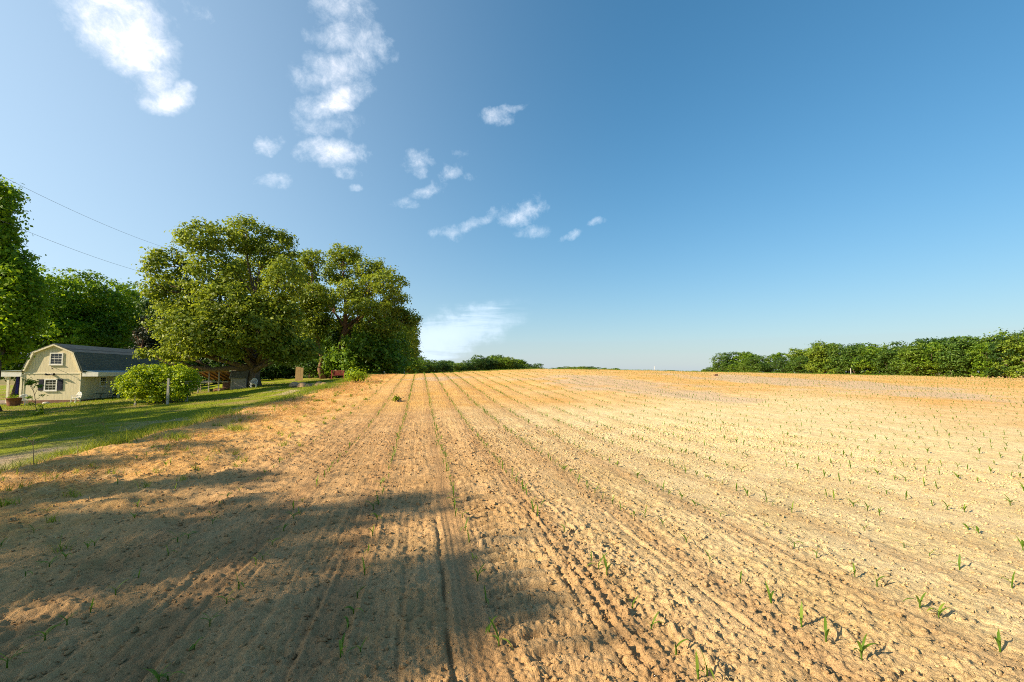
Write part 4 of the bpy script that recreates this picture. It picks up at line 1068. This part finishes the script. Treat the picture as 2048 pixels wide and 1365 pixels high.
for k in range(14):
    a = rg.uniform(0, 6.28); r = rg.uniform(.2, 1.3); x, y = math.cos(a) * r * 1.6, math.sin(a) * r
    mb.lathe([(.02, .30), (.22, .26), (.40, .1), (.5, -.1)], (x, y, rg.uniform(-.1, .12)), 8)
o = mb.build('soil_mound', M['clod'], None, True); o.location = ground_at(622, 773); tagset(o, 'low brushy mound of dark earth on the grass below the oak', 'mound')
m = MB(); m.box(-.35, .35, -.3, .3, 0, .45).box(-.15, .4, -.2, .2, .451, .7); o = m.build('rubble_heap', M['bark2'], None, False, .05); o.location = ground_at(1432, 752); o.scale = (.35, .25, .18); tagset(o, 'small dark heap on the far edge of the field left of the right-hand wood', 'heap')

# wire fence right of the arbor
def pen_fence():
    p = at(372, 785, 47); p.z = gz(p.x, p.y); root = empty('wire_fence', p, .1, label='wire pen fence on thin posts between the arbor and the lean-to', cat='fence')
    for k in range(4): MB().tube([(k * 1.0 - 1.6, 0, -.1), (k * 1.0 - 1.6, 0, 1.3)], .04, 6).build('post', M['oldwood'], root)
    for z in (.35, .8, 1.2): MB().tube([(-1.6, 0, z), (-.1, 0, z - .02), (1.4, 0, z)], .02, 4).build('wire', M['galv'], root)
pen_fence()

# overhead cables
def cable(a, b, Ya, Yb, sag, label):
    A = at(*a, Ya); Bp = at(*b, Yb); d = Bp - A; A2 = A - d * .9
    pts = []
    for i in range(33):
        t = i / 32; q = A2.lerp(Bp, t); q.z -= sag * 4 * t * (1 - t); pts.append(q)
    o0 = pts[0].copy(); m = MB(); m.tube([q - o0 for q in pts], .010, 5); o = m.build('power_line', M['wire'], None, True); o.location = o0
    tagset(o, label, 'cable', 'overhead cables on the left')
cable((0, 318), (325, 494), 30, 48, 1.1, 'upper overhead cable sloping down to the top left of the oak')
cable((40, 434), (305, 550), 31, 47, .8, 'lower overhead cable sloping down to the left side of the oak')

# ------------------------------------------------------------------ maize seedlings
def leaf_strip(rng, L, wd, az, lean, curl):
    n = 6; pts = []; p = np.zeros(3); el = lean
    d = np.array([math.cos(az), math.sin(az)])
    side = np.array([-d[1], d[0], 0]); V = []
    for i in range(n + 1):
        t = i / n
        w = wd * (math.sin(math.pi * min(1, .18 + t * .82)) ** .8 if t < 1 else .02) * (1 if t < .98 else .05)
        V.append(p - side * w / 2 + [0, 0, w * .22]); V.append(p + [0, 0, 0]); V.append(p + side * w / 2 + [0, 0, w * .22])
        el -= curl / n; p = p + np.array([d[0] * math.cos(el), d[1] * math.cos(el), math.sin(el)]) * L / n
    F_ = []
    for i in range(n):
        for k in (0, 1):
            a = i * 3 + k; F_.append((a, a + 1, a + 4, a + 3))
    return np.array(V), np.array(F_)
def seed_variant(k):
    rng = np.random.default_rng(700 + k); h = .035 + .02 * rng.random()
    mb = MB(); mb.tube([(0, 0, -.02), (.002, 0, h * .5), (0, .002, h)], [.0045, .004, .003], 6)
    base_az = rng.uniform(0, 3.14); leaves = []
    nl = [3, 4, 3, 2, 4, 3, 3, 2][k]
    for j in range(nl):
        az = base_az + math.pi * j + rng.normal() * .35
        Lf = rng.uniform(.07, .125); lean = rng.uniform(.9, 1.35); curl = rng.uniform(.5, 2.1)
        if k in (3, 7) and j == 0: lean, curl, Lf = 1.5, .3, .11
        V, F_ = leaf_strip(rng, Lf, rng.uniform(.010, .017), az, lean, curl)
        V = V + [0, 0, h * (.35 + .6 * j / nl)]
        leaves.append((V, F_, rng.uniform(.35, 1)))
    return mb, leaves
SV = []
for k in range(8):
    mb, lv = seed_variant(k)
    stem = mb.mesh('stem', M['corn'], True); a = stem.attributes.new('tint', 'FLOAT', 'POINT'); a.data.foreach_set('value', [.5] * len(stem.vertices))
    lm = [np_mesh('leaf', V, F_, [M['corn']], True, dict(tint=np.full(len(V), t))) for V, F_, t in lv]
    SV.append((stem, lm, mb, lv))
    # joined version for plants too small to show their leaves apart
whole = []
for stem, lm, mb, lv in SV:
    Vs = [np.array(mb.v)]; Fs = [np.array([f for f in mb.f if len(f) == 4])]; T = [np.full(len(mb.v), .5)]; n = len(mb.v)
    for V, F_, t in lv: Vs.append(V); Fs.append(F_ + n); n += len(V); T.append(np.full(len(V), t))
    whole.append((np.vstack(Vs), np.vstack(Fs), np.concatenate(T)))
WM = [np_mesh('corn_seedling', V, F_, [M['corn']], True, dict(tint=T)) for V, F_, T in whole]

near_px = [(88, 1302), (133, 1265), (181, 1232), (231, 1199), (277, 1164), (336, 1115), (355, 1093), (376, 1085), (425, 1049),
           (336, 1357), (317, 1368), (389, 1295), (420, 1252), (453, 1208), (477, 1181), (512, 1133), (525, 1120), (545, 1093), (567, 1063), (587, 1040), (598, 1028),
           (681, 1322), (721, 1311), (696, 1256), (707, 1230), (714, 1203), (729, 1153), (736, 1107), (745, 1076), (754, 1045),
           (13, 1357), (99, 1137), (132, 1111), (50, 1159), (176, 1093), (190, 1085), (2, 1089), (68, 1063), (269, 1036),
           (972, 1206), (955, 1165), (946, 1126), (930, 1062), (979, 1267), (998, 1297), (938, 1087), (925, 1040),
           (1129, 1067), (1197, 1140), (1183, 1128), (1214, 1160), (1265, 1218), (1302, 1260), (1352, 1312), (1396, 1362), (1414, 1358), (1075, 1040), (1066, 1030),
           (1481, 1167), (1542, 1209), (1603, 1257), (1653, 1292), (1724, 1330), (2000, 1307), (1841, 1222), (1878, 1240), (1710, 1158), (1754, 1175),
           (1589, 1097), (1634, 1117), (1808, 1097), (1859, 1114), (1919, 1140), (2025, 1183), (1530, 1059), (1729, 1065), (1936, 1062), (1957, 1070), (2046, 1102), (1373, 1093), (1326, 1055), (1420, 1125), (1290, 1036)]
pts = []
for px, py in near_px:
    g = ground_at(px, py); pts.append((g.x, g.y))
rng = np.random.default_rng(42)
for k in range(-6, 60):
    u0 = .37 + .76 * k; v = -2.0; skip = 0
    while v < 95:
        v += (.155 if -2 < k < 10 else .19 if k > -2 else .26) * rng.uniform(.65, 1.6)
        if rng.random() < (.06 if k > -3 else .3): v += .4
        uu = u0 + rng.normal() * .018; x, y = xy(uu, v)
        if y < 4.15 or abs(x) > 1.2 * y + 1.5: continue
        if v > 62 + 6 * math.sin(k): continue
        if k < -3 and rng.random() < .45: continue
        pts.append((x, y))
P = np.array(pts); dist = np.hypot(P[:, 0], P[:, 1]); order = np.argsort(dist); P = P[order]; dist = dist[order]
PZ = soil_z(P[:, 0], P[:, 1])
infr = np.abs(P[:, 0]) < 1.16 * P[:, 1]
print('seedlings', len(P), infr.sum())
def row_label(u, y, x):
    k = int(round((u - .37) / .76))
    if k <= -2: return 'maize seedling left of the last full row, in shady rough soil', 'sparse maize seedlings on the far left'
    nm = {-1: ('in the second row left of the tyre tread', 'row between the shaded left soil and the ribbed strip'),
          0: ('in the row beside the dark straight furrow', 'row beside the dark straight furrow')}
    if k == -1: return 'maize seedling in the second row left of the tyre tread', 'maize seedlings of the second row left of the tyre tread'
    if k == 0: return 'maize seedling in the row along the left side of the tyre tread', 'maize seedlings along the tyre tread'
    if k == 1: return 'maize seedling in the first row right of the tyre tread', 'maize seedlings of the first row right of the tyre tread'
    if k == 2: return 'maize seedling in the second row right of the tyre tread', 'maize seedlings of the second row right of the tyre tread'
    if y < 6: return 'maize seedling on the bright pale soil near the lower right corner', 'maize seedlings on the near pale soil'
    return 'maize seedling farther out on the bright pale soil', 'maize seedlings farther out on the pale soil'
near = 0; rest = []
for i in range(len(P)):
    x, y = P[i]; z = PZ[i]; s = rng.uniform(.62, 1.04); rz = rng.uniform(0, 6.28); k = int(rng.integers(0, 8))
    u, v = uv(x, y)
    if u < -1.6: s *= .9
    if near < 300 and infr[i]:
        near += 1; lb, gp = row_label(u, y, x)
        if near <= 90:
            root = empty('corn_seedling', (x, y, z), rz, label=lb, cat='seedling', group=gp); root.scale = (s, s, s)
            link('stem', SV[k][0], root)
            for m in SV[k][1]: link('leaf', m, root)
        else:
            o = link('corn_seedling', WM[k]); o.location = (x, y, z); o.rotation_euler = (0, 0, rz); o.scale = (s, s, s); tagset(o, lb, 'seedling', gp)
    else: rest.append((x, y, z, s * (1 + .25 * min(1, max(0, (v - 8) / 10))), rz, k))
# all the further rows as one object
def bulk(rest):
    Vs = []; Fs = []; Ts = []; n = 0; R_ = np.array(rest)
    for k in range(8):
        q = R_[R_[:, 5] == k]
        if not len(q): continue
        V, F_, T = whole[k]
        far = np.hypot(q[:, 0], q[:, 1]) > 14
        for sel, step in ((~far, 1), (far, 2)):
            w = q[sel]
            if not len(w): continue
            if step == 2:   # far plants keep only the leaves
                V2 = np.vstack([a for a, b, c in SV[k][3]]); off = np.cumsum([0] + [len(a) for a, b, c in SV[k][3]][:-1])
                F2 = np.vstack([np.array([(i0 * 3 + o, i0 * 3 + 1 + o, i0 * 3 + 7 + o, i0 * 3 + 6 + o) for i0 in (0, 2, 4)] + [(i0 * 3 + 1 + o, i0 * 3 + 2 + o, i0 * 3 + 8 + o, i0 * 3 + 7 + o) for i0 in (0, 2, 4)]) for o in off])
                T2 = np.concatenate([np.full(len(a), c) for a, b, c in SV[k][3]])
            else: V2, F2, T2 = V, F_, T
            c, s_ = np.cos(w[:, 4]), np.sin(w[:, 4])
            A = V2[None] * w[:, 3][:, None, None]
            X = A[..., 0] * c[:, None] - A[..., 1] * s_[:, None] + w[:, 0][:, None]; Y = A[..., 0] * s_[:, None] + A[..., 1] * c[:, None] + w[:, 1][:, None]; Z = A[..., 2] + w[:, 2][:, None]
            Vs.append(np.stack([X, Y, Z], -1).reshape(-1, 3)); Fs.append((F2[None] + (np.arange(len(w)) * len(V2))[:, None, None] + n).reshape(-1, 4)); Ts.append(np.tile(T2, len(w))); n += len(w) * len(V2)
    me = np_mesh('corn_rows', np.vstack(Vs), np.vstack(Fs), [M['corn']], False, dict(tint=np.concatenate(Ts)))
    tagset(link('corn_rows', me), 'thousands of tiny maize plants in rows running out to the crest', 'crop', kind='stuff')
bulk(rest)

# ------------------------------------------------------------------ blades: lawn, fringe, straw
def blades(name, X, Y, Z, H, Wd, mat, label, cat, seed, bend=.5, lie=0.0, tint=None, segs=2):
    rng = np.random.default_rng(seed); n = len(X)
    az = rng.uniform(0, 2 * np.pi, n); fac = rng.uniform(0, 2 * np.pi, n)
    dx, dy = np.cos(az), np.sin(az); sx, sy = np.cos(fac), np.sin(fac)
    b = bend * (.4 + rng.random(n)); up = 1 - lie
    V = np.empty((n, 2 * segs + 2, 3), np.float32)
    for i in range(segs + 1):
        t = i / segs; w = Wd * (1 - t * .85) / 2
        cx = X + dx * H * (b * t * t + lie * t); cy = Y + dy * H * (b * t * t + lie * t); cz = Z + H * t * up * (1 - .25 * b * t) + (lie > 0) * .006
        V[:, 2 * i, 0] = cx - sx * w; V[:, 2 * i, 1] = cy - sy * w; V[:, 2 * i, 2] = cz
        V[:, 2 * i + 1, 0] = cx + sx * w; V[:, 2 * i + 1, 1] = cy + sy * w; V[:, 2 * i + 1, 2] = cz
    k = 2 * segs + 2
    base = np.arange(n)[:, None] * k
    Fs = np.concatenate([np.stack([base[:, 0] + 2 * i, base[:, 0] + 2 * i + 1, base[:, 0] + 2 * i + 3, base[:, 0] + 2 * i + 2], 1) for i in range(segs)])
    tt = rng.random(n) if tint is None else np.clip(tint + .35 * rng.normal(size=n), 0, 1)
    me = np_mesh(name, V.reshape(-1, 3), Fs, [mat], False, dict(tint=np.repeat(tt, k)))
    return tagset(link(name, me), label, cat, kind='stuff')
rng = np.random.default_rng(77)
# mown grass
n = 150000; v = 4 + 52 * rng.random(n) ** 1.3; u = -6.0 - (rng.random(n) ** .9) * 40; x, y = xy(u, v)
ok = (np.abs(x) < 1.18 * y + 1) & (y > 5); x, y, u, v = x[ok], y[ok], u[ok], v[ok]
pthm = np.exp(-((u + 11.6 + .3 * np.sin(v * .5)) / .9) ** 2) * ss(21, 17, v) + .6 * np.exp(-((u + 9.4) / .45) ** 2) * ss(25, 18, v) + .5 * ss(-8.5, -6.5, u)
ok = rng.random(len(x)) > pthm * 1.5; x, y = x[ok], y[ok]
sc_ = np.clip(np.hypot(x, y) / 22, .6, 2.2)
blades('lawn_grass', x, y, macro(x, y) - .01, .05 * sc_ * rng.uniform(.5, 1.3, len(x)), .014 * sc_, M['weed'], 'short mown grass of the lawn in front of the house', 'grass', 1, tint=.45)
# tall fringe between field and lawn
n = 30000; v = 3 + 55 * rng.random(n) ** 1.1; cl = vn(v * .9, v * 0 + 2, 88) + .5; u = edge_u(v) - .2 + rng.normal(size=n) * .33 - .15
ok = rng.random(n) < .12 + 1.1 * np.clip(cl, 0, 1) ** 1.5; u, v, cl = u[ok], v[ok], cl[ok]; x, y = xy(u, v)
blades('tall_grass', x, y, macro(x, y) - .02, (.08 + .30 * cl ** 1.5) * rng.uniform(.4, 1.3, len(x)), .010 * np.clip(y / 10, .8, 2.5), M['weed'], 'ragged fringe of taller green grass between field and lawn', 'grass', 2, .7, tint=.55, segs=3)
n = 9000; v = 9 + 32 * rng.random(n); u = -7.2 + rng.normal(size=n) * .5; m_ = vn(v * .5, v * 0, 89) > -.05; u, v = u[m_], v[m_]; x, y = xy(u, v)
blades('tall_grass', x, y, macro(x, y) - .02, .42 * rng.uniform(.3, 1.2, len(x)), .012 * np.clip(y / 10, .8, 2.5), M['oak'], 'dull green unmown grass along the shaded lawn edge', 'grass', 3, .7, tint=.5, segs=3)
n = 26000; v = 4 + 45 * rng.random(n) ** 1.2; u = edge_u(v) - .1 - 2.6 * rng.random(n) ** 1.3; x, y = xy(u, v); k = fbm(x * .7, y * .7, 31, 3) > -.15; x, y = x[k], y[k]
blades('dry_verge', x, y, macro(x, y) - .01, .11 * rng.uniform(.3, 1.6, len(x)), .010 * np.clip(y / 12, .8, 2.2), M['drygrass'], 'dry tan stubble between the lawn and the soil', 'dry grass', 8, .8, .25, .5)
# orange dead weeds lying on the left soil
n = 260000; v = .8 + 60 * rng.random(n) ** 1.7; u = -1.2 - rng.random(n) ** .75 * 5.6; x, y = xy(u, v)
dn = ss(-1.4, -5.0, u) * (.5 + .5 * ss(5, 16, v)); pch = fbm(x * 1.1, y * 1.1, 66, 3)
ok = (rng.random(n) < dn * np.clip(pch * 2.2 + .55, .05, 1)) & (y > .6) & (np.abs(x) < 1.2 * y + 1) & (u > edge_u(v) - .5); x, y = x[ok], y[ok]
sc_ = np.clip(np.hypot(x, y) / 9, .55, 3)
blades('dead_weed_litter', x, y, soil_z(x, y), .085 * sc_ ** .6 * rng.uniform(.4, 1.4, len(x)), .007 * sc_, M['straw'], 'orange-brown dead weeds and straw matted over the left part of the field', 'straw litter', 4, .6, .45, .5)
# a few pale straws across the bare soil
n = 9000; v = .9 + 14 * rng.random(n) ** 1.6; u = -6 + 14 * rng.random(n) ** 1.5; x, y = xy(u, v); ok = (np.abs(x) < 1.2 * y + 1) & (y > .8); x, y = x[ok], y[ok]
blades('straw_bits', x, y, soil_z(x, y) + .003, .05 * rng.uniform(.4, 1.6, len(x)), .0035 * np.clip(np.hypot(x, y) / 4, .8, 2), M['drygrass'], 'scattered bits of dry straw on the bare soil', 'straw litter', 5, .2, .9, .6)
# green weeds here and there in the left soil
n = 150; v = 3 + 30 * rng.random(n) ** 1.3; u = -2 - 3.4 * rng.random(n) ** .7; cx, cy = xy(u, v)
X = np.repeat(cx, 16) + rng.normal(size=n * 16) * .03; Y = np.repeat(cy, 16) + rng.normal(size=n * 16) * .03
blades('field_weeds', X, Y, soil_z(X, Y), .10 * rng.uniform(.4, 1.4, len(X)), .010 * np.clip(Y / 8, .8, 2.4), M['weed'], 'small green weeds sprouting in the rough left soil', 'weeds', 6, .8, tint=.6)

# individual dry stalks along the edge
def stalk(px, py, path, label, heads=4, seed=0, mat='drygrass'):
    p = ground_at(px, py); rng = np.random.default_rng(seed); Y = p.y
    root = empty('dry_stalk', p, label=label, cat='stalk', group='tall dry stalks along the field edge')
    pts_ = [Vector((0, 0, -.02))] + [at(a, b, Y) - p for a, b in path]
    mb = MB(); mb.tube(pts_, [.006 - .0035 * i / len(pts_) for i in range(len(pts_))], 5)
    for k in range(heads * 2):
        j = rng.integers(max(1, len(pts_) // 2), len(pts_)); q = pts_[j]; e = q + Vector((rng.normal() * .08, rng.normal() * .08, rng.uniform(.0, .12)))
        mb.tube([q, (q + e) / 2 + Vector((0, 0, .015)), e], [.003, .003, .005], 4)
    me = mb.mesh('stem', M[mat], True); a = me.attributes.new('tint', 'FLOAT', 'POINT'); a.data.foreach_set('value', [.5] * len(me.vertices)); link('stem', me, root)
    return root
stalk(298, 868, [(296, 850), (293, 830), (295, 805)], 'tall upright dry stalk beside the bright grass tuft on the bank', 6, 1)
stalk(44, 890, [(55, 876), (70, 866), (84, 850)], 'bare pale stalk slanting up to the right over the shaded lawn', 2, 2)
stalk(68, 930, [(67, 910), (66, 890), (64, 884)], 'thin upright stalk at the bottom of the green bank', 3, 3)
stalk(156, 912, [(156, 900), (155, 886)], 'short thick brown stalk on the bank above the bare path', 0, 4)
stalk(80, 896, [(88, 888), (100, 888), (112, 890)], 'pale stalk arched over to the right above the bare path', 1, 5)
stalk(245, 862, [(252, 848), (262, 840), (275, 845)], 'pale grass stalk drooping over left of the tall upright stalk', 4, 6)
stalk(335, 862, [(340, 852), (346, 842), (349, 836)], 'short straight pale stalk right of the bright grass tuft', 1, 7)
stalk(212, 876, [(210, 862), (207, 850), (204, 846)], 'twiggy brown weed standing on the shaded bank', 7, 8)
stalk(4, 880, [(8, 868), (12, 858)], 'thin dry stalk at the left picture edge over the lawn', 3, 9)
def tuft(px, py, h, w, n, mat, label, seed):
    p = ground_at(px, py); rng = np.random.default_rng(seed)
    X = rng.normal(size=n) * w; Y = rng.normal(size=n) * w
    wx = X + p.x; wy = Y + p.y
    o = blades('grass_tuft', X, Y, macro(wx, wy) - p.z - .01, h * rng.uniform(.4, 1.1, n), np.full(n, .010 * max(1, p.y / 9)), M[mat], label, 'grass tuft', seed, .9, tint=.7, segs=3)
    del o['kind']; o.location = p; return o
tuft(290, 872, .42, .16, 420, 'weed', 'tall bright green grass tuft on the bank beside the tall dry stalk', 1)
tuft(236, 888, .2, .12, 220, 'weed', 'lower bright grass tuft left of the tallest tuft', 2)
tuft(120, 912, .2, .14, 260, 'weed', 'green grass tuft on the bank above the bare path', 3)
tuft(652, 777, .5, .6, 500, 'weed', 'loose pale green grass tuft at the far edge of the orange weeds', 4)
tuft(470, 862, .22, .12, 200, 'oak', 'dark green grass tuft among the orange dead weeds', 5)
tuft(352, 878, .2, .12, 160, 'oak', 'dark grass tuft left of the one among the orange dead weeds', 6)
tuft(13, 1010, .10, .05, 60, 'oak', 'small green tuft at the left picture edge in the shaded soil', 7)

# ------------------------------------------------------------------ loose clods near the camera
def clods():
    rng = np.random.default_rng(55); n = 75000
    v = 1.2 + 9 * rng.random(n) ** 1.5; u = -5 + 12.5 * rng.random(n)
    w = .45 + .65 * np.exp(-((u - 1.3) / .8) ** 2) + .3 * (u > 2) - .6 * np.exp(-((u - .3) / .15) ** 2)
    k = rng.random(n) < w; x, y = xy(u[k], v[k]); ok = (np.abs(x) < 1.2 * y + .8) & (y > .9); x, y = x[ok], y[ok]; n = len(x)
    s = .003 + .011 * rng.random(n) ** 3.5; s *= np.clip(.8 + y * .07, 1, 1.5)
    t = (1 + 5 ** .5) / 2
    ico = np.array([(-1, t, 0), (1, t, 0), (-1, -t, 0), (1, -t, 0), (0, -1, t), (0, 1, t), (0, -1, -t), (0, 1, -t), (t, 0, -1), (t, 0, 1), (-t, 0, -1), (-t, 0, 1)]) / 1.9
    fi = np.array([(0, 11, 5), (0, 5, 1), (0, 1, 7), (0, 7, 10), (0, 10, 11), (1, 5, 9), (5, 11, 4), (11, 10, 2), (10, 7, 6), (7, 1, 8), (3, 9, 4), (3, 4, 2), (3, 2, 6), (3, 6, 8), (3, 8, 9), (4, 9, 5), (2, 4, 11), (6, 2, 10), (8, 6, 7), (9, 8, 1)])
    A = ico[None] * (1 + .35 * rng.normal(size=(n, 12, 1))) * s[:, None, None] * (1 + .3 * rng.normal(size=(n, 1, 3))) * np.array([1, 1, .75])
    V = A + np.stack([x, y, soil_z(x, y) + s * .25], 1)[:, None, :]
    me = np_mesh('soil_clods', V.reshape(-1, 3), (fi[None] + (np.arange(n) * 12)[:, None, None]).reshape(-1, 3), [M['soil']], True,
                 dict(pale=np.repeat(ss(-.6, 4.0, uv(x, y)[0]) * .9, 12), orange=np.zeros(n * 12), straw=np.zeros(n * 12), gray=np.zeros(n * 12), dark=np.zeros(n * 12)))
    tagset(link('soil_clods', me), 'loose crumbs and clods of dry soil on the near field', 'soil clods', kind='stuff')
clods()
